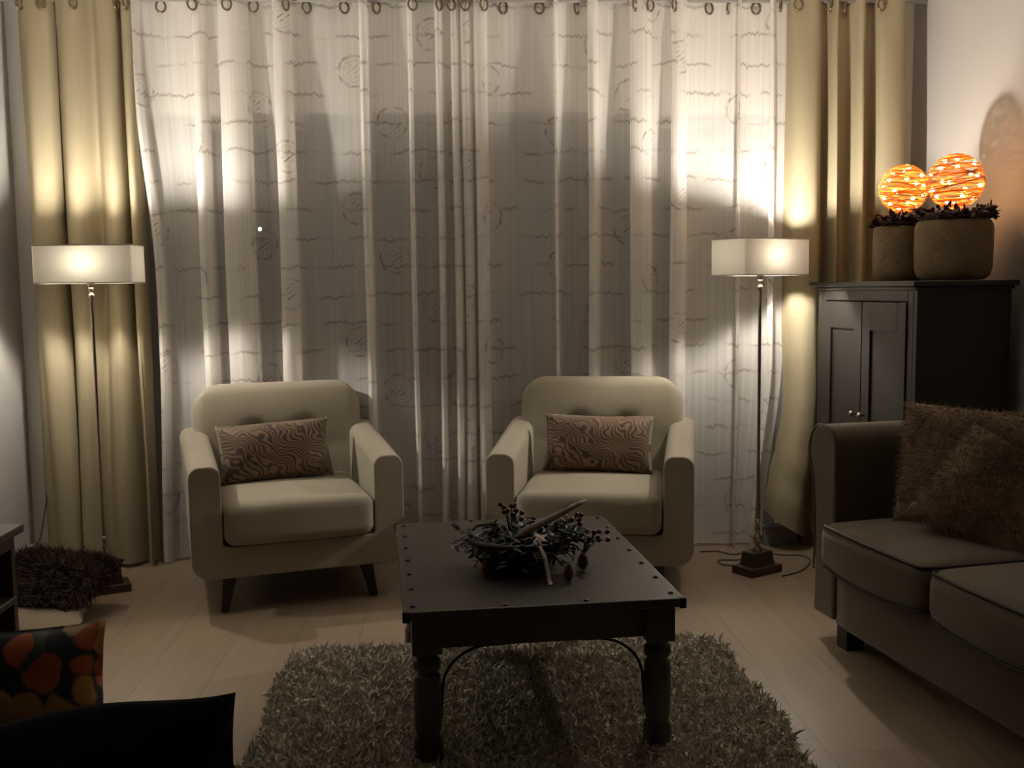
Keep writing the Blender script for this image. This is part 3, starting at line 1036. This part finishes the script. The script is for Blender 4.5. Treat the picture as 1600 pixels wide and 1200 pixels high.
# curved iron braces, front/back and sides
for sy in (-1, 1):
    for sx in (-1, 1):
        e = MB()
        x1 = sx * (tw / 2 - 0.093); y1 = sy * (td / 2 - 0.065)
        pts = [(x1 - sx * (0.012 + 0.135 * (1 - math.cos(a)) / 1.0), y1, 0.205 + 0.121 * math.sin(a)) for a in [math.pi / 2 * q / 12 for q in range(13)]]
        e.tube([(x1 - sx * .006, y1, 0.12)] + pts + [(x1 - sx * .185, y1, 0.326)], 0.0042, 8)
        obj('iron_brace', e, M['iron'], table)
for sx in (-1, 1):
    for sy in (-1, 1):
        e = MB()
        x1 = sx * (tw / 2 - 0.065); y1 = sy * (td / 2 - 0.105)
        pts = [(x1, y1 - sy * (0.012 + 0.135 * (1 - math.cos(a))), 0.205 + 0.121 * math.sin(a)) for a in [math.pi / 2 * q / 12 for q in range(13)]]
        e.tube([(x1, y1 - sy * .012, 0.135)] + pts, 0.0042, 8)
        obj('iron_brace', e, M['iron'], table)
# studs round the top edge and iron corner plates
studs = []
for q in range(7):
    y = -td / 2 + 0.05 + q * (td - 0.10) / 6
    studs += [(-tw / 2 + 0.028, y), (tw / 2 - 0.028, y)]
for q in range(1, 3):
    x = -tw / 2 + 0.05 + q * (tw - 0.10) / 3
    studs += [(x, -td / 2 + 0.022), (x, td / 2 - 0.022)]
for x, y in studs:
    e = MB(); e.lathe([(0.0085, 0), (0.0078, 0.003), (0.005, 0.0052), (0.0008, 0.006)], 12); obj('stud', e, M['iron'], table, loc=(x, y, TZ - .0003))
for sx in (-1, 1):
    for sy in (-1, 1):
        e = MB(); e.box((sx * (tw / 2 - .007), sy * (td / 2 - .007), TZ - 0.014), (0.020, 0.020, 0.030))
        obj('corner_plate', e, M['iron'], table, False, bevel=0.003)


# ---- arrangement on the table
cx0, cy0 = 0.215, 3.10
bowl = thing('wicker_bowl', 'dark wicker bowl on the coffee table, tilted and filled with winter greenery', 'bowl', (cx0 - 0.045, cy0, TZ))
b = MB()
for q in range(9):
    z = 0.012 + q * 0.0088; r_ = 0.095 + 0.040 * math.sin(q / 8 * math.pi / 2)
    b.tube([(r_ * math.cos(a), r_ * math.sin(a), z + 0.002 * math.sin(a * 12 + q * math.pi)) for a in [2 * math.pi * i / 48 for i in range(48)]], 0.0075, 6, closed=True)
b.lathe([(0.088, 0.0), (0.098, 0.006), (0.098, 0.012)], 32)
obj('bowl_body', b, M['wicker'], bowl)
b = MB(); b.tube([(0.138 * math.cos(a), 0.138 * math.sin(a), 0.088 + 0.008 * math.cos(a + 2)) for a in [2 * math.pi * i / 48 for i in range(48)]], 0.010, 8, closed=True)
obj('rim', b, M['wicker'], bowl)
b = MB()
b.tube([(-0.128, -.02, 0.09), (-0.145, -.01, 0.115), (-0.12, .02, 0.13), (-0.07, .04, 0.13), (-0.04, .06, 0.10)], 0.005, 8)
obj('handle', b, M['wicker'], bowl)


def leaf(mb, p, d, L, W, roll=0.0, curl=0.2):
    d = Vector(d).normalized()
    s = d.cross(Vector((0, 0, 1)))
    if s.length < 1e-3: s = Vector((1, 0, 0))
    s.normalize()
    s = Matrix.Rotation(roll, 3, d) @ s
    nrm = s.cross(d)
    pts = []
    for t, w in ((0, 0.12), (0.3, 0.9), (0.6, 1.0), (0.85, 0.6), (1.0, 0.05)):
        c = Vector(p) + d * (L * t) + nrm * (-curl * L * t * t)
        pts += [c - s * (W * w / 2), c + nrm * 0.12 * W * w, c + s * (W * w / 2)]
    fs = []
    for q in range(4):
        for e_ in (0, 1):
            a = q * 3 + e_
            fs.append((a, a + 1, a + 4, a + 3))
    mb.add(pts, fs)


rr = random.Random(3)
greens = MB()
for q in range(210):
    a = rr.uniform(0, 2 * math.pi); r_ = rr.uniform(0.02, 0.135)
    st = Vector((r_ * math.cos(a), r_ * math.sin(a), 0.075))
    d = Vector((math.cos(a), math.sin(a), rr.uniform(-0.9, 0.7)))
    L = rr.uniform(0.04, 0.09)
    greens.tube([st, st + d.normalized() * L * 0.6, st + d.normalized() * L + Vector((0, 0, -.01))], 0.0018, 5)
    for w in range(5):
        f = (w + 1) / 5
        leaf(greens, st + d.normalized() * L * f, Vector((rr.uniform(-1, 1), rr.uniform(-1, 1), rr.uniform(-.4, .6))), rr.uniform(.018, .036), rr.uniform(.008, .016), rr.uniform(-1, 1))
ob = obj('winter_greenery', greens, M['green'], None, loc=(cx0 - .04, cy0, TZ + 0.012))
tag(ob, 'dark green leafy winter sprigs heaped in the wicker bowl', 'greenery')
# eucalyptus branch to the right
euc = MB()
for br in range(5):
    a0 = -0.15 + br * 0.16
    st = Vector((0.0, 0.0, 0.045)); pts = [st]
    d = Vector((math.cos(a0), math.sin(a0) * 1.0, 0.12 + .05 * br)).normalized()
    L = 0.17 - 0.02 * abs(br - 1)
    for q in range(1, 9):
        f = q / 8
        pts.append(st + d * L * f + Vector((0, 0, 0.03 * math.sin(f * 3) - 0.02 * f)))
    euc.tube(pts, 0.002, 5)
    for q, p_ in enumerate(pts[1:]):
        for s in (-1, 1, 0):
            leaf(euc, p_, d * 0.4 + Vector((rr.uniform(-.5, .5), s * 1.0, rr.uniform(0, .7))), 0.026, 0.020, rr.uniform(-1, 1))
ob = obj('eucalyptus_branch', euc, M['green'], None, loc=(cx0 + .02, cy0 - .01, TZ + 0.03))
tag(ob, 'round-leaved eucalyptus branch reaching right out of the wicker bowl', 'branch')


def berry_sprig(loc, tilt, label, n=9, h=0.09):
    t = thing('berry_sprig', label, 'berry sprig', loc, 0, 'red berry sprigs')
    st = MB()
    for q in range(n):
        a = rr.uniform(0, 6.28)
        tip = Vector((tilt[0] * h + rr.uniform(-.035, .035), tilt[1] * h + rr.uniform(-.02, .02), h * rr.uniform(.5, 1.1)))
        st.tube([(0, 0, -0.02), tip * 0.5 + Vector((0, 0, .01)), tip], 0.0016, 5)
        be = MB(); be.sphere((0, 0, 0), 0.0085, 10, 7); obj('berry', be, M['berry'], t, loc=tip)
    obj('stem', st, M['cord'], t)


berry_sprig((cx0 - 0.055, cy0 + 0.11, TZ + 0.085), (0, 0), 'dark red berry sprig standing upright at back of the bowl', 10, 0.085)
berry_sprig((cx0 + 0.06, cy0 + 0.13, TZ + 0.065), (1.2, 0.2), 'dark red berry sprig at back right of the bowl, by the driftwood tip', 12, 0.065)
berry_sprig((cx0 + 0.165, cy0 + 0.03, TZ + 0.045), (1.0, 0), 'dark red berry sprig at the far right end of the arrangement', 8, 0.05)

b = MB(); b.tube([(-0.10, -0.05, 0.0), (-0.055, -0.02, 0.028), (0.0, 0.02, 0.042), (0.06, 0.06, 0.06), (0.115, 0.10, 0.078), (0.15, 0.13, 0.086)], [0.010, 0.012, 0.011, 0.010, 0.008, 0.004], 10)
tag(obj('driftwood_stick', b, M['drift'], None, loc=(cx0 + .035, cy0 - .035, TZ + 0.10)), 'pale driftwood stick lying across the greenery in the bowl', 'stick')
# white felt star
b = MB()
pts = []
for q in range(10):
    r_ = 0.044 if q % 2 == 0 else 0.017
    a = math.pi * 2 * q / 10 + 0.3
    pts.append((r_ * math.cos(a), r_ * math.sin(a)))
vs = [(x, y, 0.0) for x, y in pts] + [(x, y, 0.0) for x, y in pts] + [(0, 0, .007), (0, 0, -.007)]
fs = [(q, (q + 1) % 10, 20) for q in range(10)] + [((q + 1) % 10, q, 21) for q in range(10)]
b.add(vs, fs)
tag(obj('felt_star', b, M['ribbon'], None, loc=(cx0 + 0.015, cy0 - .085, TZ + 0.112), rot=(R(14), R(-8), R(8)), smooth=False), 'white five-pointed star lying on the greenery below the driftwood stick', 'ornament')
b = MB()
rp = catmull([(0.0, 0.0, 0.098), (0.022, -0.018, 0.100), (0.038, -0.045, 0.075), (0.044, -0.058, 0.045), (0.050, -0.075, 0.010), (0.052, -0.09, 0.003)], 5)
vs = []
for x, y, z in rp: vs += [(x - .006, y - .002, z), (x + .006, y + .002, z)]
n_ = len(vs)
vs += [(x, y, z + 0.0015) for x, y, z in vs]
fs = []
for q in range(len(rp) - 1):
    a = 2 * q
    fs += [(a, a + 2, a + 3, a + 1), (n_ + a, n_ + a + 1, n_ + a + 3, n_ + a + 2), (a, n_ + a, n_ + a + 2, a + 2), (a + 1, a + 3, n_ + a + 3, n_ + a + 1)]
b.add(vs, fs)
tag(obj('ribbon', b, M['ribbon'], None, loc=(cx0 - .01, cy0 - .115, TZ + 0.0)), 'narrow white ribbon trailing down the front of the bowl onto the table', 'ribbon')
for i_, (x, y, lab) in enumerate(((0.10, -0.165, 'brown pine cone on the table right of the white ribbon'),
                                  (-0.14, -0.10, 'brown pine cone on the table at the left foot of the bowl'),
                                  (0.155, -0.055, 'brown pine cone on the table under the eucalyptus branch'))):
    e = MB()
    for ly in range(9):
        z = 0.006 + ly * 0.006; r_ = 0.021 * (1 - (ly / 9.5) ** 1.6) * min(1, (ly + 1.5) / 3) + .002
        for q in range(8):
            a = 2 * math.pi * q / 8 + ly * 0.4
            leaf(e, (0, 0, z - .004), (math.cos(a), math.sin(a), 0.75), r_ + .003, 0.012, 0, 0.35)
    e.sphere((0, 0, .03), 0.013, 8, 6, (1, 1, 1.9))
    tag(obj('pine_cone', e, M['cone'], None, loc=(cx0 + x, cy0 + y, TZ)), lab, 'pine cone', 'pine cones')


# ================================================================== RUG
b = MB()
RX0, RX1, RY0, RY1 = -0.62, 0.95, 1.75, 3.66
nx, ny = 30, 36
for j in range(ny + 1):
    for i in range(nx + 1):
        x = RX0 + (RX1 - RX0) * i / nx; y = RY0 + (RY1 - RY0) * j / ny
        # rounded corners and soft waviness of the border
        if i in (0, nx): x += 0.012 * math.sin(y * 9)
        if j == ny: y += 0.012 * math.sin(x * 8)
        cxr, cyr = (RX0 + RX1) / 2, RY1
        u = (x - cxr) / ((RX1 - RX0) / 2); v = (y - (RY0 + RY1) / 2) / ((RY1 - RY0) / 2)
        if abs(u) > .88 and v > .88:
            k = math.hypot((abs(u) - .88) / .12, (v - .88) / .12)
            if k > 1:
                x = cxr + math.copysign(.88 + (abs(u) - .88) / k, u) * (RX1 - RX0) / 2
                y = (RY0 + RY1) / 2 + (.88 + (v - .88) / k) * (RY1 - RY0) / 2
        b.v.append(Vector((x, y, 0.010)))
for j in range(ny):
    for i in range(nx):
        a = j * (nx + 1) + i
        b.f.append((a, a + 1, a + nx + 2, a + nx + 1))
nb = len(b.v)
fur(b, 72000, 0.026, 0.0090, gravity=0.30, lean=1.05, clump=60)
rug = obj('shag_rug', b, M['rug'], None, loc=(0, 0, 0))
tag(rug, 'grey shaggy rug on the wooden floor under the coffee table', 'rug')
e = MB(); e.box(((RX0 + RX1) / 2, (RY0 + RY1) / 2 - .01, 0.0045), (RX1 - RX0 - .06, RY1 - RY0 - .06, 0.009)); obj('rug_backing', e, M['rugback'], rug, False)


# ================================================================== CABINET
CA = R(8.2)
cab = thing('dark_cabinet', 'tall black wooden cabinet with two panelled doors, right of the window', 'cabinet', (1.815, 3.965, 0), CA)
# local: x = depth to the wall, y = width along the door side (away from the camera); doors on x=0
CW, CD, CH = 0.80, 0.42, 1.315
b = MB()
b.box((CD / 2, 0.0125, CH / 2), (CD, 0.025, CH - .002)); b.box((CD / 2, CW - 0.0125, CH / 2), (CD, 0.025, CH - .002))
b.box((CD - 0.01, CW / 2, CH / 2), (0.02, CW - .05, CH - .02)); b.box((CD / 2, CW / 2, 0.09), (CD - .02, CW - .05, 0.02)); b.box((CD / 2, CW / 2, 0.68), (CD - .06, CW - .05, 0.02))
b.box((0.012, CW / 2, 0.05), (0.024, CW - .05, 0.10))
b.box((0.012, 0.045, CH / 2), (0.024, 0.04, CH - .01)); b.box((0.012, CW - 0.045, CH / 2), (0.024, 0.04, CH - .01)); b.box((0.012, CW / 2, CH - 0.045), (0.024, CW - .13, 0.07))
obj('carcass', b, M['cabwood'], cab, False, bevel=0.003)
b = MB(); b.box((CD / 2 - 0.01, CW / 2, CH - 0.008), (CD + 0.05, CW + 0.06, 0.022)); b.box((CD / 2 - 0.005, CW / 2, CH - 0.026), (CD + 0.02, CW + 0.025, 0.016))
obj('cabinet_top', b, M['cabwood'], cab, False, bevel=0.004)
for q, (y0, y1) in enumerate(((0.068, CW / 2 - 0.003), (CW / 2 + 0.003, CW - 0.068))):
    e = MB()
    z0, z1 = 0.105, CH - 0.085
    st = 0.062; th = 0.020; xo = 0.003
    ym = (y0 + y1) / 2; wd = y1 - y0
    e.box((xo, y0 + st / 2, (z0 + z1) / 2), (th, st, z1 - z0)); e.box((xo, y1 - st / 2, (z0 + z1) / 2), (th, st, z1 - z0))
    e.box((xo, ym, z1 - 0.06), (th, wd - 2 * st, 0.12)); e.box((xo, ym, z0 + 0.06), (th, wd - 2 * st, 0.12))
    dr = obj('door', e, M['cabwood'], cab, False, bevel=0.002)
    e = MB(); e.box((xo + 0.004, ym, (z0 + z1) / 2), (0.006, wd - 2 * st + .004, z1 - z0 - .236)); obj('door_panel', e, M['cabwood'], dr, False)
    e = MB()
    e.lathe([(0.005, 0), (0.005, 0.012), (0.012, 0.018), (0.014, 0.025), (0.011, 0.031), (0.002, 0.034)], 16)
    ky = y1 - st / 2 if q == 0 else y0 + st / 2
    e.transform(Matrix.Translation((xo - th / 2, ky, 0.74)) @ Matrix.Rotation(R(-90), 4, 'Y'))
    obj('knob', e, M['knob'], dr)


def pot_thing(loc, r, h, label, straight):
    b = MB()
    if straight:
        pr = [(r * .80, 0), (r * .90, h * .03), (r * .97, h * .10), (r, h * .2), (r, h * .86), (r * .98, h * .95), (r * .93, h), (r * .84, h), (r * .82, h * .93), (r * .82, h * .5)]
    else:
        pr = [(r * .70, 0), (r * .82, h * .02), (r * .93, h * .08), (r * .965, h * .16), (r * .985, h * .2), (r, h * .5), (r, h * .82), (r * .985, h * .90), (r * .93, h * .965), (r * .86, h), (r * .80, h), (r * .78, h * .93), (r * .78, h * .5)]
    b.lathe(pr, 48)
    o = obj('planter_pot', b, M['pot'], None, loc=loc)
    return tag(o, label, 'planter', 'rough tan planter pots')


CT = CH + 0.004
pot_thing((2.035, 4.130, CT), 0.151, 0.248, 'wide rough tan planter pot standing nearest on top of the dark cabinet', False)
pot_thing((1.918, 4.368, CT), 0.113, 0.236, 'narrower rough tan planter pot farther back on the dark cabinet', True)


def wreath(loc, r, label, seed):
    q_ = random.Random(seed)
    b = MB()
    b.tube([(r * .9 * math.cos(a), r * .9 * math.sin(a), 0.012) for a in [2 * math.pi * i / 40 for i in range(40)]], 0.016, 8, closed=True)
    for i in range(300):
        a = q_.uniform(0, 6.283); rad = r * q_.uniform(.75, 1.06)
        p_ = (rad * math.cos(a), rad * math.sin(a), q_.uniform(0.0, 0.04))
        leaf(b, p_, (math.cos(a) * .8 + q_.uniform(-.7, .7), math.sin(a) * .8 + q_.uniform(-.7, .7), q_.uniform(-.15, .8)), q_.uniform(.02, .038), q_.uniform(.010, .02), q_.uniform(-1.5, 1.5), q_.uniform(-.3, .5))
    for i in range(26):
        a = q_.uniform(0, 6.283)
        b.sphere((r * .94 * math.cos(a), r * .94 * math.sin(a), q_.uniform(.01, .035)), q_.uniform(.006, .010), 8, 6)
    t = obj('leaf_wreath', b, M['leaf_dark'], None, loc=loc)
    tag(t, label, 'wreath', 'dark leaf wreaths')


wreath((2.035, 4.130, CT + 0.248), 0.143, 'dark dried-leaf wreath on the rim of the wide planter pot', 4)
wreath((1.918, 4.368, CT + 0.236), 0.110, 'dark dried-leaf wreath on the rim of the narrower planter pot', 9)


def glow_ball(loc, r, label, seed):
    q_ = random.Random(seed)
    t = thing('ball_light', label, 'ball light', loc, 0, 'glowing rattan balls')
    b = MB()
    turns = 24
    pts = []
    N = turns * 34
    for i in range(N):
        f = i / (N - 1)
        a = 2 * math.pi * turns * f
        ph = -1.5 + 3.0 * f + 0.05 * math.sin(a * 0.37 + seed)
        ph += 0.06 * math.sin(a + seed)
        rr_ = r * (1 + 0.012 * math.sin(a * 3.3))
        pts.append((rr_ * math.cos(ph) * math.cos(a), rr_ * math.cos(ph) * math.sin(a), rr_ * math.sin(ph)))
    b.tube(pts, 0.0026, 5)
    for i in range(16):                      # slanted windings
        ax = Vector((q_.uniform(-.5, .5), q_.uniform(-.5, .5), 1)).normalized()
        u_ = ax.orthogonal().normalized(); v_ = ax.cross(u_)
        off = q_.uniform(-.8, .8); rad = math.sqrt(max(.05, 1 - off * off)) * r * 1.01
        b.tube([tuple(ax * off * r + (u_ * math.cos(s) + v_ * math.sin(s)) * rad) for s in [2 * math.pi * z / 40 for z in range(40)]], 0.0022, 5, closed=True)
    obj('rattan_ball', b, M['rattan'], t)
    w = MB()
    leds = []
    for i in range(18):
        f = (i + .5) / 18
        ph = math.asin(1 - 2 * f); a = i * 2.39996 + seed
        leds.append(Vector((math.cos(ph) * math.cos(a), math.cos(ph) * math.sin(a), math.sin(ph))) * r * 0.90)
    for p_ in leds:
        e = MB(); e.sphere((0, 0, 0), 0.0080, 8, 6)
        obj('fairy_bulb', e, M['led'], t, loc=p_)
    w.tube(catmull([tuple(p_ * 0.93) for p_ in leds], 4), 0.0010, 4)
    obj('fairy_wire', w, M['cord'], t)


glow_ball((2.036, 4.130, CT + 0.248 + 0.152), 0.110, 'larger glowing orange rattan ball on the wide planter pot', 1)
glow_ball((1.926, 4.368, CT + 0.236 + 0.158), 0.101, 'smaller glowing orange rattan ball on the farther, narrower pot', 5)


# ================================================================== SOFA
SA = R(-80.4)      # local +x runs towards the camera along the seat, +y to the wall
sofa = thing('sofa', 'taupe sofa with rolled arm and piped seat cushions along the right wall', 'sofa', (1.343, 3.559, 0), SA)
SL = 1.29
b = MB(); rbox(b, (SL / 2, 0.345, 0.185), (SL + .02, 0.67, 0.23), 0.02, 10)
obj('sofa_base', b, M['sofa'], sofa)
# rolled arm : outline in (x,z), extruded over the depth
def arm_outline():
    # inner face x=0 (towards the seat), outer face at x=-0.20, scroll on top
    pts = [(0.0, 0.09), (0.0, 0.60), (0.004, 0.66), (0.0, 0.715)]
    pts += arc(-0.085, 0.715, 0.085, 12, 90, 6)[1:]
    pts += arc(-0.125, 0.695, 0.105, 90, 190, 8)
    pts += [(-0.215, 0.645), (-0.195, 0.60), (-0.178, 0.52), (-0.170, 0.40), (-0.172, 0.25), (-0.18, 0.09)]
    return [(x * 0.80, z) for x, z in pts]


b = MB(); b.poly_extrude(arm_outline(), 0.0, 0.68)
arm = obj('sofa_arm', b, M['sofa'], sofa, bevel=0.014, seg=4)
e = MB(); e.tube([(x, -0.001, z) for x, z in arm_outline()[1:-1]], 0.0035, 6); obj('piping', e, M['sofa'], arm)
arm2 = obj('sofa_arm', (lambda m_: (m_.poly_extrude([(-x, z) for x, z in reversed(arm_outline())], 0.0, 0.68), m_)[1])(MB()), M['sofa'], sofa, bevel=0.014, seg=4, loc=(SL + .005, 0, 0))
b = MB(); rbox(b, (SL / 2, 0.585, 0.50), (SL - .02, 0.19, 0.56), 0.07, 14); obj('sofa_back', b, M['sofa'], sofa)


def seat_cushion(x0, x1):
    w = x1 - x0

    def f(p):
        u, v = p.x / (w / 2), p.y / 0.28
        if p.z > 0: p.z += 0.035 * max(0, 1 - u * u) * max(0, 1 - (v * .85) ** 2)
        if p.y < 0: p.y -= 0.035 * max(0, 1 - u * u) * (-v if v < 0 else 0)
        if p.z < 0: p.z -= 0.01 * max(0, 1 - u * u)
        return p
    m_ = MB(); rbox(m_, ((x0 + x1) / 2, 0.215, 0.385), (w, 0.56, 0.155), 0.045, 22, f)
    o = obj('seat_cushion', m_, M['sofa'], sofa)
    hyy, hzz, q_ = 0.28, 0.0775, 0.010
    for sg in (1, -1):
        path = [Vector((-(w / 2 - q_), 0.10, sg * (hzz - q_)))] + [Vector((-(w / 2 - q_), 0.10 - 0.06 * q, sg * (hzz - q_))) for q in range(1, 6)]
        path += [Vector((-(w / 2 - 0.02), -hyy + .020, sg * (hzz - q_)))]
        path += [Vector((-(w / 2 - 0.035) + (w - 0.07) * q / 20, -hyy + q_, sg * (hzz - q_))) for q in range(21)]
        path += [Vector(((w / 2 - 0.02), -hyy + .020, sg * (hzz - q_)))]
        path += [Vector(((w / 2 - q_), 0.10 - 0.06 * q, sg * (hzz - q_))) for q in range(5, -1, -1)]
        loop = [f(p_) + Vector(((x0 + x1) / 2, 0.215, 0.385)) for p_ in path]
        e = MB(); e.tube(loop, 0.0058, 6); obj('piping', e, M['sofa_pipe'], o)


seat_cushion(0.008, 0.625)
seat_cushion(0.632, 1.25)
b = MB(); b.box((0.04, 0.05, 0.04), (0.07, 0.07, 0.08)); obj('foot', b, M['blackwood'], sofa, False, bevel=0.004)
b = MB(); b.box((-0.10, 0.60, 0.04), (0.06, 0.06, 0.08)); obj('foot', b, M['blackwood'], sofa, False, bevel=0.004)
b = MB(); b.box((SL + .05, 0.05, 0.04), (0.07, 0.07, 0.08)); obj('foot', b, M['blackwood'], sofa, False, bevel=0.004)


def fur_cushion(name, w, h, t, mtx, label, material, n, L, W_, seed, cat='cushion', group=None):
    mb = MB(); pillow(mb, w, h, t, 22, 0.04, 0.012, seed)
    fur(mb, n, L, W_, gravity=0.35, lean=0.55, clump=30)
    o = obj(name, mb, material)
    o.matrix_world = mtx
    return tag(o, label, cat, group)


fur_cushion('fur_cushion', 0.58, 0.42, 0.15, Matrix.Translation((1.79, 3.33, 0.675)) @ Matrix.Rotation(R(-30), 4, 'Z') @ Matrix.Rotation(R(-13), 4, 'X') @ Matrix.Rotation(R(3), 4, 'Y'),
            'brown furry cushion standing upright at the back of the sofa corner', M['fur'], 17000, 0.022, 0.0024, 3.0, group='brown fur cushions')
fur_cushion('fur_cushion', 0.46, 0.40, 0.13, Matrix.Translation((1.76, 3.185, 0.60)) @ Matrix.Rotation(R(-20), 4, 'Z') @ Matrix.Rotation(R(-30), 4, 'X') @ Matrix.Rotation(R(32), 4, 'Y'),
            'brown furry cushion leaning tilted in front of the upright fur cushion', M['fur'], 14000, 0.022, 0.0024, 12.0, group='brown fur cushions')


# ================================================================== LEFT SIDE
tv = thing('media_unit', 'dark wooden open-shelf unit against the left wall', 'shelf unit', (-2.09, 2.45, 0))
UD, UL, UH = 0.54, 1.21, 0.50
b = MB(); b.box((UD / 2, UL / 2, UH - 0.015), (UD, UL, 0.03)); obj('unit_top', b, M['tablewood'], tv, False, bevel=0.004)
b = MB()
for y in (0.03, UL / 2, UL - 0.03): b.box((UD / 2 - .01, y, (UH - .03) / 2), (UD - 0.04, 0.03, UH - .03))
b.box((0.01, UL / 2, UH / 2), (0.015, UL - .06, UH - .04)); b.box((UD - .035, UL / 2, UH - 0.055), (0.02, UL - .07, 0.05))
obj('unit_frame', b, M['tablewood'], tv, False, bevel=0.003)
for z in (0.235, 0.05):
    b = MB(); b.box((UD / 2 - .01, UL / 2, z), (UD - 0.03, UL - .06, 0.022)); obj('shelf', b, M['tablewood'], tv, False, bevel=0.003)

# beige cushion on the floor, dark fur cushion on it
mb = MB(); pillow(mb, 0.42, 0.40, 0.11, 20, 0.04, 0.008, 21.0)
o = obj('beige_cushion', mb, M['beige']); o.matrix_world = Matrix.Translation((-1.66, 3.88, 0.055)) @ Matrix.Rotation(R(12), 4, 'Z') @ Matrix.Rotation(R(-90), 4, 'X')
tag(o, 'flat beige cushion lying on the floor under the dark fur cushion', 'cushion')
mb = MB(); pillow(mb, 0.46, 0.42, 0.13, 20, 0.03, 0.014, 31.0)
fur(mb, 20000, 0.040, 0.0040, gravity=0.5, lean=0.6, clump=22)
o = obj('dark_fur_cushion', mb, M['darkfur']); o.matrix_world = Matrix.Translation((-1.69, 4.16, 0.145)) @ Matrix.Rotation(R(-14), 4, 'Z') @ Matrix.Rotation(R(-78), 4, 'X')
tag(o, 'dark brown long-haired fur cushion lying beside the left floor lamp', 'cushion')

mb = MB(); pillow(mb, 0.50, 0.31, 0.13, 26, 0.05, 0.010, 41.0)
o = obj('floral_cushion', mb, M['floral']); o.matrix_world = Matrix.Translation((-1.30, 3.06, 0.155)) @ Matrix.Rotation(R(-16), 4, 'Z') @ Matrix.Rotation(R(-17), 4, 'X') @ Matrix.Rotation(R(-8), 4, 'Y')
tag(o, 'dark cushion with orange and yellow flowers, leaning behind the black cushion', 'cushion')
mb = MB(); pillow(mb, 0.92, 0.37, 0.18, 34, 0.035, 0.018, 51.0, 0.016)
o = obj('black_cushion', mb, M['black']); o.matrix_world = Matrix.Translation((-0.98, 2.28, 0.165)) @ Matrix.Rotation(R(4), 4, 'Z') @ Matrix.Rotation(R(-26), 4, 'X') @ Matrix.Rotation(R(-5.5), 4, 'Y')
tag(o, 'large plain black cushion in the near left corner of the floor', 'cushion')
